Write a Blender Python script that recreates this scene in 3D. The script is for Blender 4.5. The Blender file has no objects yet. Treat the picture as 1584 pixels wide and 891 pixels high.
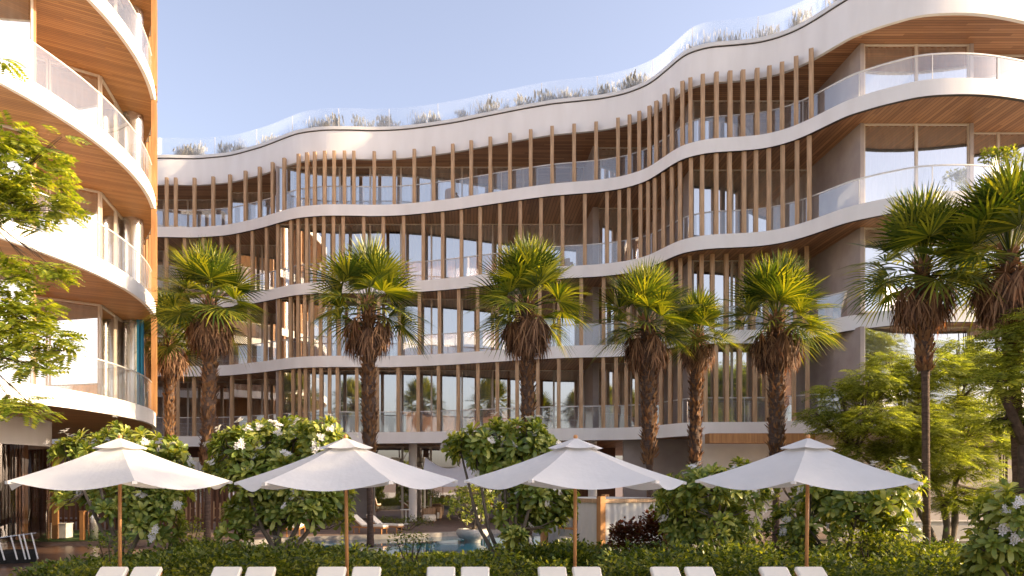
import bpy, math, random
import numpy as np
from mathutils import Vector, Matrix
random.seed(7); RNG = np.random.default_rng(11)
S = bpy.context.scene
COL = S.collection
F = 1166.0; CX = 716.0; HY = 745.0; CZ = 2.1          # focal length (px), principal x, horizon y, eye height
def P(px, py, D): return Vector(((px-CX)/F*D, D, CZ+(HY-py)/F*D))
def GX(px, D): return (px-CX)/F*D
R = math.radians

# ------------------------------------------------------------------ materials
def new_mat(name):
    m = bpy.data.materials.new(name); m.use_nodes = True
    nt = m.node_tree; nt.nodes.clear()
    out = nt.nodes.new('ShaderNodeOutputMaterial')
    return m, nt, out
def N(nt, t, **kw):
    n = nt.nodes.new(t)
    for k, v in kw.items():
        if k in n.inputs.keys() if isinstance(k, str) else False: n.inputs[k].default_value = v
        else: setattr(n, k, v)
    return n
def L(nt, a, b): nt.links.new(a, b)
def coords(nt, scale=(1,1,1), rot=(0,0,0), kind='Object'):
    tc = N(nt, 'ShaderNodeTexCoord'); mp = N(nt, 'ShaderNodeMapping')
    mp.inputs['Scale'].default_value = scale; mp.inputs['Rotation'].default_value = rot
    L(nt, tc.outputs[kind], mp.inputs['Vector']); return mp.outputs['Vector']
def ramp(nt, fac, stops):
    r = N(nt, 'ShaderNodeValToRGB'); e = r.color_ramp.elements
    while len(e) < len(stops): e.new(0.5)
    for i, (p, c) in enumerate(stops): e[i].position = p; e[i].color = (*c, 1)
    L(nt, fac, r.inputs['Fac']); return r.outputs['Color']
def rough_mat(name, c1, c2, scale=3.0, rough=0.7, bump=0.1, bscale=40, stretch=(1,1,1), spec=0.4):
    m, nt, out = new_mat(name)
    v = coords(nt, stretch)
    n1 = N(nt, 'ShaderNodeTexNoise'); n1.inputs['Scale'].default_value = scale; n1.inputs['Detail'].default_value = 6
    L(nt, v, n1.inputs['Vector'])
    col = ramp(nt, n1.outputs['Fac'], [(0.3, c1), (0.7, c2)])
    b = N(nt, 'ShaderNodeBsdfPrincipled'); b.inputs['Roughness'].default_value = rough
    b.inputs['Specular IOR Level'].default_value = spec
    L(nt, col, b.inputs['Base Color'])
    n2 = N(nt, 'ShaderNodeTexNoise'); n2.inputs['Scale'].default_value = bscale; L(nt, v, n2.inputs['Vector'])
    bp = N(nt, 'ShaderNodeBump'); bp.inputs['Strength'].default_value = bump; bp.inputs['Distance'].default_value = 0.03
    L(nt, n2.outputs['Fac'], bp.inputs['Height']); L(nt, bp.outputs['Normal'], b.inputs['Normal'])
    L(nt, b.outputs[0], out.inputs[0]); return m
def board_mat(name, c_dark, c_light, angle=0.0, width=0.12, rough=0.5, groove=(0.02,0.01,0.005), stretch_len=0.25):
    """Timber boards running along local X after rotating by angle about Z, each board its own tone."""
    m, nt, out = new_mat(name)
    tc = N(nt, 'ShaderNodeTexCoord'); mp = N(nt, 'ShaderNodeMapping'); mp.inputs['Rotation'].default_value = (0,0,-angle)
    L(nt, tc.outputs['Object'], mp.inputs['Vector'])
    sx = N(nt, 'ShaderNodeSeparateXYZ'); L(nt, mp.outputs[0], sx.inputs[0])
    d = N(nt, 'ShaderNodeMath', operation='DIVIDE'); d.inputs[1].default_value = width; L(nt, sx.outputs['Y'], d.inputs[0])
    fl = N(nt, 'ShaderNodeMath', operation='FLOOR'); L(nt, d.outputs[0], fl.inputs[0])
    fr = N(nt, 'ShaderNodeMath', operation='FRACT'); L(nt, d.outputs[0], fr.inputs[0])
    # board lengths
    off = N(nt, 'ShaderNodeMath', operation='MULTIPLY'); off.inputs[1].default_value = 1.37; L(nt, fl.outputs[0], off.inputs[0])
    xl = N(nt, 'ShaderNodeMath', operation='MULTIPLY_ADD'); xl.inputs[1].default_value = stretch_len
    L(nt, sx.outputs['X'], xl.inputs[0]); L(nt, off.outputs[0], xl.inputs[2])
    xf = N(nt, 'ShaderNodeMath', operation='FLOOR'); L(nt, xl.outputs[0], xf.inputs[0])
    cb = N(nt, 'ShaderNodeCombineXYZ'); L(nt, xf.outputs[0], cb.inputs[0]); L(nt, fl.outputs[0], cb.inputs[1])
    wn = N(nt, 'ShaderNodeTexWhiteNoise'); L(nt, cb.outputs[0], wn.inputs['Vector'])
    gr = N(nt, 'ShaderNodeTexNoise'); gr.inputs['Scale'].default_value = 4; gr.inputs['Detail'].default_value = 5
    mp2 = N(nt, 'ShaderNodeMapping'); mp2.inputs['Scale'].default_value = (0.5, 9, 9); L(nt, mp.outputs[0], mp2.inputs[0]); L(nt, mp2.outputs[0], gr.inputs['Vector'])
    mx = N(nt, 'ShaderNodeMath', operation='MULTIPLY_ADD'); mx.inputs[1].default_value = 0.6; L(nt, wn.outputs['Value'], mx.inputs[0])
    g2 = N(nt, 'ShaderNodeMath', operation='MULTIPLY'); g2.inputs[1].default_value = 0.45; L(nt, gr.outputs['Fac'], g2.inputs[0]); L(nt, g2.outputs[0], mx.inputs[2])
    col = ramp(nt, mx.outputs[0], [(0.1, c_dark), (0.9, c_light)])
    gt = N(nt, 'ShaderNodeMath', operation='LESS_THAN'); gt.inputs[1].default_value = 0.10; L(nt, fr.outputs[0], gt.inputs[0])
    mc = N(nt, 'ShaderNodeMix', data_type='RGBA'); L(nt, gt.outputs[0], mc.inputs['Factor']); L(nt, col, mc.inputs['A']); mc.inputs['B'].default_value = (*groove, 1)
    b = N(nt, 'ShaderNodeBsdfPrincipled'); b.inputs['Roughness'].default_value = rough
    L(nt, mc.outputs['Result'], b.inputs['Base Color']); L(nt, b.outputs[0], out.inputs[0]); return m
def leaf_mat(name, cols, trans=0.45, rough=0.45, gloss=0.06, tcol=None):
    """cols: list of 3 leaf colours, picked per leaf."""
    m, nt, out = new_mat(name)
    g = N(nt, 'ShaderNodeNewGeometry')
    n = len(cols)
    col = ramp(nt, g.outputs['Random Per Island'], [(i/(n-1), c) for i, c in enumerate(cols)])
    b = N(nt, 'ShaderNodeBsdfPrincipled'); b.inputs['Roughness'].default_value = rough; b.inputs['Specular IOR Level'].default_value = 0.35
    L(nt, col, b.inputs['Base Color'])
    t = N(nt, 'ShaderNodeBsdfTranslucent')
    mx = N(nt, 'ShaderNodeMix', data_type='RGBA'); mx.blend_type = 'MULTIPLY'; mx.inputs['Factor'].default_value = 1
    L(nt, col, mx.inputs['A']); mx.inputs['B'].default_value = (*(tcol or (2.6, 2.2, 0.5)), 1)
    L(nt, mx.outputs['Result'], t.inputs['Color'])
    ms = N(nt, 'ShaderNodeMixShader'); ms.inputs[0].default_value = trans
    L(nt, b.outputs[0], ms.inputs[1]); L(nt, t.outputs[0], ms.inputs[2]); L(nt, ms.outputs[0], out.inputs[0]); return m
def glass_mat(name, tint=(0.9,0.95,0.97), refl=0.25, milky=0.0, rough=0.01, milkcol=(0.8,0.85,0.95)):
    m, nt, out = new_mat(name)
    tr = N(nt, 'ShaderNodeBsdfTransparent'); tr.inputs['Color'].default_value = (*tint, 1)
    gl = N(nt, 'ShaderNodeBsdfGlossy'); gl.inputs['Roughness'].default_value = rough; gl.inputs['Color'].default_value = (1.0,0.98,0.95,1)
    nz = N(nt, 'ShaderNodeTexNoise'); nz.inputs['Scale'].default_value = 0.6; tc = N(nt, 'ShaderNodeTexCoord'); L(nt, tc.outputs['Object'], nz.inputs['Vector'])
    bp = N(nt, 'ShaderNodeBump'); bp.inputs['Strength'].default_value = 0.012; bp.inputs['Distance'].default_value = 0.05; L(nt, nz.outputs['Fac'], bp.inputs['Height']); L(nt, bp.outputs[0], gl.inputs['Normal'])
    fz = N(nt, 'ShaderNodeFresnel'); fz.inputs['IOR'].default_value = 1.5
    ad = N(nt, 'ShaderNodeMath', operation='ADD', use_clamp=True); ad.inputs[1].default_value = refl; L(nt, fz.outputs[0], ad.inputs[0])
    m1 = N(nt, 'ShaderNodeMixShader'); L(nt, ad.outputs[0], m1.inputs[0]); L(nt, tr.outputs[0], m1.inputs[1]); L(nt, gl.outputs[0], m1.inputs[2])
    last = m1
    if milky > 0:
        df = N(nt, 'ShaderNodeBsdfDiffuse'); df.inputs['Color'].default_value = (*milkcol, 1)
        tl = N(nt, 'ShaderNodeBsdfTranslucent'); tl.inputs['Color'].default_value = (*milkcol, 1)
        mm = N(nt, 'ShaderNodeMixShader'); mm.inputs[0].default_value = 0.5; L(nt, df.outputs[0], mm.inputs[1]); L(nt, tl.outputs[0], mm.inputs[2])
        m2 = N(nt, 'ShaderNodeMixShader'); m2.inputs[0].default_value = milky; L(nt, m1.outputs[0], m2.inputs[1]); L(nt, mm.outputs[0], m2.inputs[2]); last = m2
    L(nt, last.outputs[0], out.inputs[0]); return m
def cloth_mat(name, col, trans=0.3, weave=400, bump=0.05):
    m, nt, out = new_mat(name)
    v = coords(nt)
    n1 = N(nt, 'ShaderNodeTexNoise'); n1.inputs['Scale'].default_value = 2.5; n1.inputs['Detail'].default_value = 5; L(nt, v, n1.inputs['Vector'])
    c = ramp(nt, n1.outputs['Fac'], [(0.25, tuple(x*0.93 for x in col)), (0.75, col)])
    b = N(nt, 'ShaderNodeBsdfDiffuse'); L(nt, c, b.inputs['Color'])
    n2 = N(nt, 'ShaderNodeTexNoise'); n2.inputs['Scale'].default_value = 6; n2.inputs['Detail'].default_value = 4; L(nt, v, n2.inputs['Vector'])
    bp = N(nt, 'ShaderNodeBump'); bp.inputs['Strength'].default_value = bump*4; bp.inputs['Distance'].default_value = 0.03; L(nt, n2.outputs['Fac'], bp.inputs['Height']); L(nt, bp.outputs[0], b.inputs['Normal'])
    t = N(nt, 'ShaderNodeBsdfTranslucent'); L(nt, c, t.inputs['Color'])
    ms = N(nt, 'ShaderNodeMixShader'); ms.inputs[0].default_value = trans; L(nt, b.outputs[0], ms.inputs[1]); L(nt, t.outputs[0], ms.inputs[2])
    L(nt, ms.outputs[0], out.inputs[0]); return m

M = {}
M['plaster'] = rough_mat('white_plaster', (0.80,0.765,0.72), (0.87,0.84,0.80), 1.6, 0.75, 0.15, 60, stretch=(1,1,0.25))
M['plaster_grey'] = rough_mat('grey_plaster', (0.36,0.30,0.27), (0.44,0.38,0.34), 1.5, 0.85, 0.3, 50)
M['cream_wall'] = rough_mat('cream_render', (0.52,0.46,0.40), (0.60,0.54,0.47), 1.5, 0.85, 0.2, 50)
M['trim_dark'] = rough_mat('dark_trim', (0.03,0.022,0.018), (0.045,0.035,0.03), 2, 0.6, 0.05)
M['soffit_x'] = board_mat('soffit_boards_lengthwise', (0.22,0.09,0.036), (0.52,0.27,0.125), 0.0, 0.16)
M['soffit_y'] = board_mat('soffit_boards_crosswise', (0.22,0.095,0.04), (0.50,0.26,0.125), R(90), 0.16)
M['soffit_l'] = board_mat('soffit_boards_round_block', (0.25,0.105,0.028), (0.50,0.245,0.078), R(30), 0.10)
M['fin'] = rough_mat('timber_fin', (0.36,0.22,0.115), (0.62,0.41,0.235), 2.5, 0.55, 0.2, 30, stretch=(6,6,0.5))
M['fin_warm'] = rough_mat('warm_timber_fin', (0.30,0.14,0.05), (0.46,0.23,0.085), 2.5, 0.55, 0.2, 30, stretch=(6,6,0.5))
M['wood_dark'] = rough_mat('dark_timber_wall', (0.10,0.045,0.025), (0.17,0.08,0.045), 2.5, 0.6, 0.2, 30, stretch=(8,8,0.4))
M['interior'] = rough_mat('room_interior', (0.30,0.20,0.13), (0.46,0.33,0.23), 0.6, 0.8, 0.0)
M['frame'] = rough_mat('champagne_metal', (0.60,0.52,0.42), (0.66,0.58,0.48), 2, 0.35, 0.0)
M['rail'] = rough_mat('handrail_metal', (0.68,0.66,0.62), (0.76,0.74,0.70), 2, 0.3, 0.0)
M['pane'] = glass_mat('window_glass', (0.98,0.98,0.97), 0.53)
M['balu'] = glass_mat('balustrade_glass', (0.93,0.95,0.97), 0.14, milky=0.13)
M['roofglass'] = glass_mat('roof_parapet_glass', (0.95,0.98,1.0), 0.06, milky=0.20, milkcol=(0.80,0.88,1.0))
M['lobbyglass'] = glass_mat('lobby_glass', (0.9,0.9,0.88), 0.03)
M['curtain'] = cloth_mat('sheer_curtain', (0.90,0.86,0.80), 0.30)
M['umbrella'] = cloth_mat('parasol_canvas', (0.79,0.77,0.73), 0.22, bump=0.09)
M['sail'] = cloth_mat('sail_cloth', (0.93,0.93,0.95), 0.45)
M['cushion'] = cloth_mat('cream_cushion', (0.88,0.81,0.69), 0.0)
M['teak'] = rough_mat('oiled_teak', (0.40,0.18,0.06), (0.55,0.27,0.10), 3, 0.4, 0.1, 30, stretch=(8,8,0.6))
M['deck'] = board_mat('deck_boards', (0.085,0.045,0.03), (0.17,0.10,0.07), 0.05, 0.14, rough=0.28)
M['soil'] = rough_mat('garden_soil', (0.045,0.033,0.02), (0.09,0.07,0.045), 3, 0.95, 0.6, 25)
M['paving'] = rough_mat('brown_paving', (0.15,0.10,0.075), (0.23,0.16,0.12), 2, 0.8, 0.2, 60)
M['stone'] = rough_mat('pale_stone', (0.42,0.40,0.38), (0.55,0.53,0.50), 6, 0.8, 0.3, 60)
M['coping'] = rough_mat('grey_coping', (0.20,0.18,0.165), (0.28,0.26,0.24), 6, 0.8, 0.3, 60)
M['terrace'] = rough_mat('pale_terrace_stone', (0.44,0.38,0.31), (0.56,0.50,0.42), 2, 0.8, 0.2, 40)
M['black'] = rough_mat('black_wicker', (0.008,0.007,0.006), (0.02,0.018,0.015), 20, 0.7, 0.3, 80)
M['metal'] = rough_mat('brushed_metal', (0.55,0.53,0.50), (0.68,0.66,0.62), 3, 0.25, 0.0); M['metal'].node_tree.nodes['Principled BSDF'].inputs['Metallic'].default_value = 0.8
M['lawn'] = rough_mat('lawn_turf', (0.04,0.09,0.015), (0.08,0.15,0.03), 8, 0.9, 0.8, 90)
M['bark'] = rough_mat('grey_bark', (0.10,0.075,0.055), (0.20,0.16,0.12), 8, 0.9, 0.6, 40)
M['bark_dark'] = rough_mat('dark_bark', (0.05,0.03,0.022), (0.11,0.075,0.055), 9, 0.9, 0.8, 30)
M['palm_trunk'] = rough_mat('ringed_palm_trunk', (0.06,0.035,0.025), (0.14,0.09,0.065), 6, 0.9, 0.8, 14, stretch=(1,1,5))
M['palm_fibre'] = leaf_mat('palm_fibre', [(0.10,0.05,0.025),(0.22,0.11,0.05),(0.34,0.19,0.09)], 0.12, 0.7, tcol=(1.2,0.9,0.6))
M['palm_leaf'] = leaf_mat('palm_leaf', [(0.025,0.05,0.010),(0.08,0.11,0.018),(0.30,0.29,0.035)], 0.34, 0.34, tcol=(2.2,2.0,0.35))
M['palm_dead'] = leaf_mat('dead_palm_leaf', [(0.05,0.025,0.015),(0.17,0.09,0.05),(0.42,0.25,0.14)], 0.25, 0.7, tcol=(1.6,1.1,0.7))
M['plumeria'] = leaf_mat('plumeria_leaf', [(0.08,0.13,0.025),(0.23,0.29,0.06),(0.50,0.50,0.14)], 0.36, 0.30, tcol=(1.8,1.6,0.35))
M['petal'] = leaf_mat('white_petal', [(0.80,0.76,0.74),(0.85,0.82,0.80),(0.85,0.80,0.70)], 0.3, 0.5, tcol=(1,1,1))
M['feather'] = leaf_mat('feathery_leaf', [(0.11,0.145,0.03),(0.22,0.255,0.055),(0.42,0.44,0.13)], 0.52, 0.5, tcol=(1.75,1.68,0.48))
M['branchleaf'] = leaf_mat('pinnate_leaf', [(0.08,0.13,0.02),(0.22,0.27,0.04),(0.44,0.46,0.08)], 0.5, 0.42, tcol=(1.9,1.7,0.35))
M['hedge'] = leaf_mat('hedge_leaf', [(0.03,0.055,0.010),(0.09,0.13,0.022),(0.27,0.29,0.05)], 0.32, 0.4, tcol=(2.2,2.0,0.4))  # dark and pale leaf tones also paint in sun flecks and shaded gaps
M['redleaf'] = leaf_mat('red_brown_leaf', [(0.06,0.022,0.012),(0.15,0.05,0.025),(0.10,0.085,0.025)], 0.3, 0.45, tcol=(2,1,0.6))
M['rgrass'] = leaf_mat('dry_grass_blade', [(0.18,0.19,0.19),(0.33,0.33,0.30),(0.62,0.58,0.52)], 0.3, 0.7, tcol=(1.2,1.1,1.0))
M['blue'] = cloth_mat('blue_fabric', (0.03,0.16,0.30), 0.2)
M['lampcream'] = rough_mat('cream_panel', (0.75,0.68,0.52), (0.80,0.73,0.58), 2, 0.7, 0.0)
def water_mat():
    m, nt, out = new_mat('pool_water')
    b = N(nt, 'ShaderNodeBsdfPrincipled'); b.inputs['Base Color'].default_value = (0.01,0.09,0.17,1); b.inputs['Roughness'].default_value = 0.02; b.inputs['IOR'].default_value = 1.33
    n = N(nt, 'ShaderNodeTexNoise'); n.inputs['Scale'].default_value = 1.6; n.inputs['Detail'].default_value = 3; L(nt, coords(nt), n.inputs['Vector'])
    bp = N(nt, 'ShaderNodeBump'); bp.inputs['Strength'].default_value = 0.08; bp.inputs['Distance'].default_value = 0.03; L(nt, n.outputs['Fac'], bp.inputs['Height']); L(nt, bp.outputs[0], b.inputs['Normal'])
    L(nt, b.outputs[0], out.inputs[0]); return m
M['water'] = water_mat()

# ------------------------------------------------------------------ object helpers
class MB:
    def __init__(s): s.v = []; s.f = []; s.mi = []
    def add(s, vs, fs, mi=0):
        o = len(s.v); s.v += [tuple(v) for v in vs]; s.f += [tuple(i+o for i in f) for f in fs]; s.mi += [mi]*len(fs); return s
    def box(s, c, size, rz=0, mi=0, taper=1.0):
        cx, cy, cz = c; x, y, z = size[0]/2, size[1]/2, size[2]/2
        vs = []
        for dz in (-z, z):
            k = 1 if dz < 0 else taper
            for dx, dy in ((-x,-y),(x,-y),(x,y),(-x,y)):
                dx *= k; dy *= k
                vs.append((cx+dx*math.cos(rz)-dy*math.sin(rz), cy+dx*math.sin(rz)+dy*math.cos(rz), cz+dz))
        return s.add(vs, [(3,2,1,0),(4,5,6,7),(0,1,5,4),(1,2,6,5),(2,3,7,6),(3,0,4,7)], mi)
    def tube(s, pts, rad, n=6, mi=0, cap=True):
        pts = [Vector(p) for p in pts]; m = len(pts)
        if not hasattr(rad, '__len__'): rad = [rad]*m
        base = len(s.v); prev = None
        for i, p in enumerate(pts):
            t = (pts[min(i+1, m-1)]-pts[max(i-1, 0)])
            t = t.normalized() if t.length > 1e-9 else Vector((0,0,1))
            a = prev if prev is not None else (Vector((1,0,0)) if abs(t.x) < 0.9 else Vector((0,1,0)))
            u = (a - t*a.dot(t))
            u = u.normalized() if u.length > 1e-6 else t.orthogonal().normalized()
            prev = u; w = t.cross(u)
            for k in range(n):
                an = 2*math.pi*k/n; s.v.append(tuple(p+(u*math.cos(an)+w*math.sin(an))*rad[i]))
        for i in range(m-1):
            for k in range(n):
                a = base+i*n+k; b = base+i*n+(k+1) % n
                s.f.append((a, b, b+n, a+n)); s.mi.append(mi)
        if cap:
            s.f.append(tuple(base+k for k in range(n))[::-1]); s.mi.append(mi)
            s.f.append(tuple(base+(m-1)*n+k for k in range(n))); s.mi.append(mi)
        return s
    def lathe(s, prof, c=(0,0,0), n=24, mi=0):
        base = len(s.v); m = len(prof)
        for r, z in prof:
            for k in range(n):
                a = 2*math.pi*k/n; s.v.append((c[0]+r*math.cos(a), c[1]+r*math.sin(a), c[2]+z))
        for i in range(m-1):
            for k in range(n):
                a = base+i*n+k; b = base+i*n+(k+1) % n; s.f.append((a, b, b+n, a+n)); s.mi.append(mi)
        return s
    def build(s, name, mats, parent=None, smooth=False, **tags):
        me = bpy.data.meshes.new(name)
        me.from_pydata(s.v, [], s.f)
        if not isinstance(mats, (list, tuple)): mats = [mats]
        for m in mats: me.materials.append(m)
        if len(mats) > 1: me.polygons.foreach_set('material_index', s.mi)
        if smooth: me.polygons.foreach_set('use_smooth', [True]*len(s.f))
        me.update()
        o = bpy.data.objects.new(name, me); COL.objects.link(o)
        if parent is not None: o.parent = parent
        tag(o, **tags); return o
def tag(o, label=None, cat=None, group=None, kind=None):
    if label: o['label'] = label
    if cat: o['category'] = cat
    if group: o['group'] = group
    if kind: o['kind'] = kind
    return o
def empty(name, loc=(0,0,0), rz=0.0, **tags):
    o = bpy.data.objects.new(name, None); COL.objects.link(o); o.location = loc; o.rotation_euler = (0,0,rz); o.empty_display_size = 0.2
    return tag(o, **tags)
def copy_thing(root, loc, rz=0.0, scale=1.0, label=None, group=None):
    r = root.copy(); COL.objects.link(r); r.location = loc; r.rotation_euler = (0,0,rz); r.scale = (scale,)*3 if not hasattr(scale, '__len__') else scale
    if label: r['label'] = label
    if group: r['group'] = group
    for ch in list(root.children):
        c = ch.copy(); COL.objects.link(c); c.parent = r
        for g in list(ch.children):
            d = g.copy(); COL.objects.link(d); d.parent = c
    return r
def np_obj(name, V, Fq, mats, parent=None, mi=None, **tags):
    """V (n,3), Fq (m,k) int arrays of equal sized faces."""
    me = bpy.data.meshes.new(name)
    nv = len(V); nf, k = Fq.shape
    me.vertices.add(nv); me.vertices.foreach_set('co', V.astype(np.float32).ravel())
    me.loops.add(nf*k); me.loops.foreach_set('vertex_index', Fq.astype(np.int32).ravel())
    me.polygons.add(nf); me.polygons.foreach_set('loop_start', np.arange(0, nf*k, k, dtype=np.int32))
    if not isinstance(mats, (list, tuple)): mats = [mats]
    for m in mats: me.materials.append(m)
    if mi is not None: me.polygons.foreach_set('material_index', mi.astype(np.int32))
    me.update(calc_edges=True); me.validate()
    o = bpy.data.objects.new(name, me); COL.objects.link(o)
    if parent is not None: o.parent = parent
    return tag(o, **tags)
def rotm(yaw, pitch, roll):
    """arrays -> (n,3,3); local X is the leaf's length, Z its upper side."""
    cy, sy = np.cos(yaw), np.sin(yaw); cp, sp = np.cos(pitch), np.sin(pitch); cr, sr = np.cos(roll), np.sin(roll)
    z = np.zeros_like(cy); o = np.ones_like(cy)
    A = np.stack([np.stack([cy,-sy,z],-1), np.stack([sy,cy,z],-1), np.stack([z,z,o],-1)],-2)
    B = np.stack([np.stack([cp,z,-sp],-1), np.stack([z,o,z],-1), np.stack([sp,z,cp],-1)],-2)
    C = np.stack([np.stack([o,z,z],-1), np.stack([z,cr,-sr],-1), np.stack([z,sr,cr],-1)],-2)
    return A@B@C
def scatter(tv, tf, pos, rot, sc):
    """template verts/faces onto n places"""
    n = len(pos); V = np.einsum('nij,vj->nvi', rot, tv)*np.asarray(sc).reshape(-1,1,1) + pos[:,None,:]
    Fq = tf[None,:,:] + (np.arange(n)*len(tv))[:,None,None]
    return V.reshape(-1,3), Fq.reshape(-1, tf.shape[1])
def join_np(parts):
    Vs, Fs, o = [], [], 0
    for V, Fq in parts: Vs.append(V); Fs.append(Fq+o); o += len(V)
    return np.concatenate(Vs), np.concatenate(Fs)
U = lambda a, b, n: RNG.uniform(a, b, n)

# ================================================================== SETTING
def sheet(name, poly, z, mat, label=None):
    mb = MB(); mb.add([(x, y, z) for x, y in poly], [tuple(range(len(poly)))]); return mb.build(name, mat, kind='structure')
pool_poly = [(-7.4,21.5),(-7.9,24.5),(-7.0,27.3),(-4.6,28.6),(-2.0,29.4),(0.2,31.2),(2.0,32.6),(5.0,33.4),(8.5,32.0),(9.4,28.5),(8.0,25.0),(5.5,22.6),(2.0,21.6),(-3,21.0)]
def smooth_poly(poly, it=3):
    p = [Vector(q) for q in poly]
    for _ in range(it):
        q = []
        for i in range(len(p)):
            a, b = p[i], p[(i+1) % len(p)]; q += [a*0.75+b*0.25, a*0.25+b*0.75]
        p = q
    return [tuple(v) for v in p]
pool_s = smooth_poly(pool_poly)
# the ground is one wide sheet with the pool cut out of it
def ground_with_pool():
    mb = MB(); n = len(pool_s); c = Vector((0.5, 27.0))
    mb.add([(x, y, 0) for x, y in pool_s], [])
    ring = []
    for x, y in pool_s:
        d = (Vector((x, y))-c).normalized(); ring.append((c.x+d.x*60, c.y+d.y*60, 0))
    mb.add(ring, []); far = [((p[0]-c.x)*35+c.x, (p[1]-c.y)*35+c.y, 0) for p in ring]; mb.add(far, [])
    for k in (0, n):
        for i in range(n):
            j = (i+1) % n; mb.f.append((k+i, k+j, k+n+j, k+n+i)); mb.mi.append(0)
    return mb.build('ground', M['paving'], kind='structure')
ground_with_pool()
mb = MB(); n = len(pool_s)
mb.add([(x, y, -0.12) for x, y in pool_s], [tuple(range(n))]); mb.build('pool_water', M['water'], kind='structure')
mb = MB(); cen = Vector((0.5, 27.0))
inner = [Vector(p) for p in pool_s]; outer = [p+(p-cen).normalized()*0.38 for p in inner]
mb.add([(p.x, p.y, -0.4) for p in inner]+[(p.x, p.y, 0.05) for p in inner]+[(p.x, p.y, 0.05) for p in outer]+[(p.x, p.y, -0.02) for p in outer], [])
for k in range(3):
    for i in range(n):
        j = (i+1) % n; mb.f.append((k*n+i, k*n+j, (k+1)*n+j, (k+1)*n+i)); mb.mi.append(0)
mb.build('pool_coping', M['coping'], kind='structure')
sheet('planting_bed', smooth_poly([(-9.6,12.8),(-9.4,17),(-9.9,20.5),(-8.5,22.2),(-7.6,21.6),(-6,20.6),(0,20.3),(4,20.6),(7,22.3),(9.6,24.5),(11.5,27.5),(16,28),(24,27),(26,20),(22,12.8),(8,12.8)]), 0.012, M['soil'])
sheet('timber_deck', [(-26,8),(-9.4,8),(-9.3,13),(-9.2,17),(-9.7,20.6),(-10.2,24.3),(-26,24.3)], 0.016, M['deck'])
sheet('sun_terrace', [(-26,-60),(60,-60),(60,12.7),(-9.3,12.7),(-9.35,7.9),(-26,7.9)], 0.010, M['terrace'])  # unseen terrace, made pale and extended to bounce light onto the facade
sheet('lawn', smooth_poly([(-24,26.2),(-11.6,26.0),(-11.0,30),(-13,32.4),(-24,32.4)], 1), 0.014, M['lawn'])
sheet('lawn', smooth_poly([(12.0,21.2),(19,21.2),(19,25.4),(12.4,25.4)], 1), 0.020, M['lawn'])

# ================================================================== MAIN CURVED BLOCK
E5 = [(230,351),(250,350.5),(300,351.5),(351,348),(401,337),(452,321),(475,318),(502,316),(540,316),(578,317),(614,316),(650,313),(701,307),(751,299),(802,291),(852,284),(890,281),(928,278),(965,272),(1000,261),(1025,244),(1051,226),(1078,218),(1101,214),(1150,211),(1177,208.5),(1203,203),(1228,195),(1253,184),(1278,171),(1310,155),(1335,147),(1361,139),(1411,126.5),(1436,122.5),(1462,120.7),(1490,120),(1512,120.3),(1537,122),(1560,125),(1584,129)]
L5 = 14.08
ex = np.array([p[0] for p in E5], float); ey = np.array([p[1] for p in E5], float)
xs = np.arange(232, 1585, 6.0)
yy = np.interp(xs, ex, ey); k = np.hanning(9); k /= k.sum(); yp = np.pad(yy, 4, mode='reflect', reflect_type='odd'); yy = np.convolve(yp, k, 'valid')
DD = F*L5/(HY-yy)
def edge_curve(level_scale):
    """list of (X, Y) along the slab edge, level_scale(x)->factor on depth."""
    pts = [(-40,56),(-30,49.5),(-24,45.5),(-20.5,43.3)]
    pts = [Vector(p) for p in pts]
    for x, D in zip(xs, DD):
        d = D*level_scale(x); pts.append(Vector((GX(x, d), d)))
    l = pts[-1]
    pts += [l+Vector((1.2,0.35)), l+Vector((2.6,1.2)), l+Vector((4.2,3.2)), l+Vector((5.2,6.5)), l+Vector((5.6,12))]
    return pts
def offset_curve(pts, off):
    out = []
    for i, p in enumerate(pts):
        a = pts[max(i-1, 0)]; b = pts[min(i+1, len(pts)-1)]; t = (b-a).normalized(); out.append(p+Vector((-t.y, t.x))*off)
    return out
sc_hi = lambda x: 1.0
def sc_lo(x): return 1.0+0.045*min(max((x-900)/350, 0), 1)
LEV = [2.51, 6.39, 10.14, 14.08]; TH = 0.57
scales = [sc_lo, sc_lo, sc_hi, sc_hi]
curves = [edge_curve(s) for s in scales]
roofc = offset_curve(edge_curve(sc_hi), 0.28)
ROOF_B, ROOF_T = 16.52, 18.10
BACK = 58.0
bld = empty('apartment_building', (2, 45, 0), label='long curved apartment block with wavy white balconies and upright timber fins behind the palms', cat='building')
BO = Vector((-2, -45, 0))    # parts hold world coordinates, shifted to the Empty
def part(mb, name, mat, parent=bld, smooth=False, **t):
    mb.v = [(v[0]+BO.x, v[1]+BO.y, v[2]+BO.z) for v in mb.v]; return mb.build(name, mat, parent, smooth, **t)
def slab_solid(curve, zt, zb, edge_strip=True):
    """fascia + top as one mesh, soffit boards as another."""
    n = len(curve)
    a = MB()
    inn = offset_curve(curve, 0.16)
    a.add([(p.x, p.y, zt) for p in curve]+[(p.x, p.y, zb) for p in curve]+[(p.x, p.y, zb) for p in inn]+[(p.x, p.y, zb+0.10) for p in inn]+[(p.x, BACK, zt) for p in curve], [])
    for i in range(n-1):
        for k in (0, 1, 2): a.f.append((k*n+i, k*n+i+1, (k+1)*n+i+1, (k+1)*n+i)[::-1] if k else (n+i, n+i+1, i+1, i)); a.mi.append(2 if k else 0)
        a.f.append((i, i+1, 4*n+i+1, 4*n+i)); a.mi.append(0)
    s = MB(); s.add([(p.x, p.y, zb+0.06) for p in inn]+[(p.x, BACK, zb+0.06) for p in curve], [(i, i+1, n+i+1, n+i) for i in range(n-1)])
    return a, s
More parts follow.
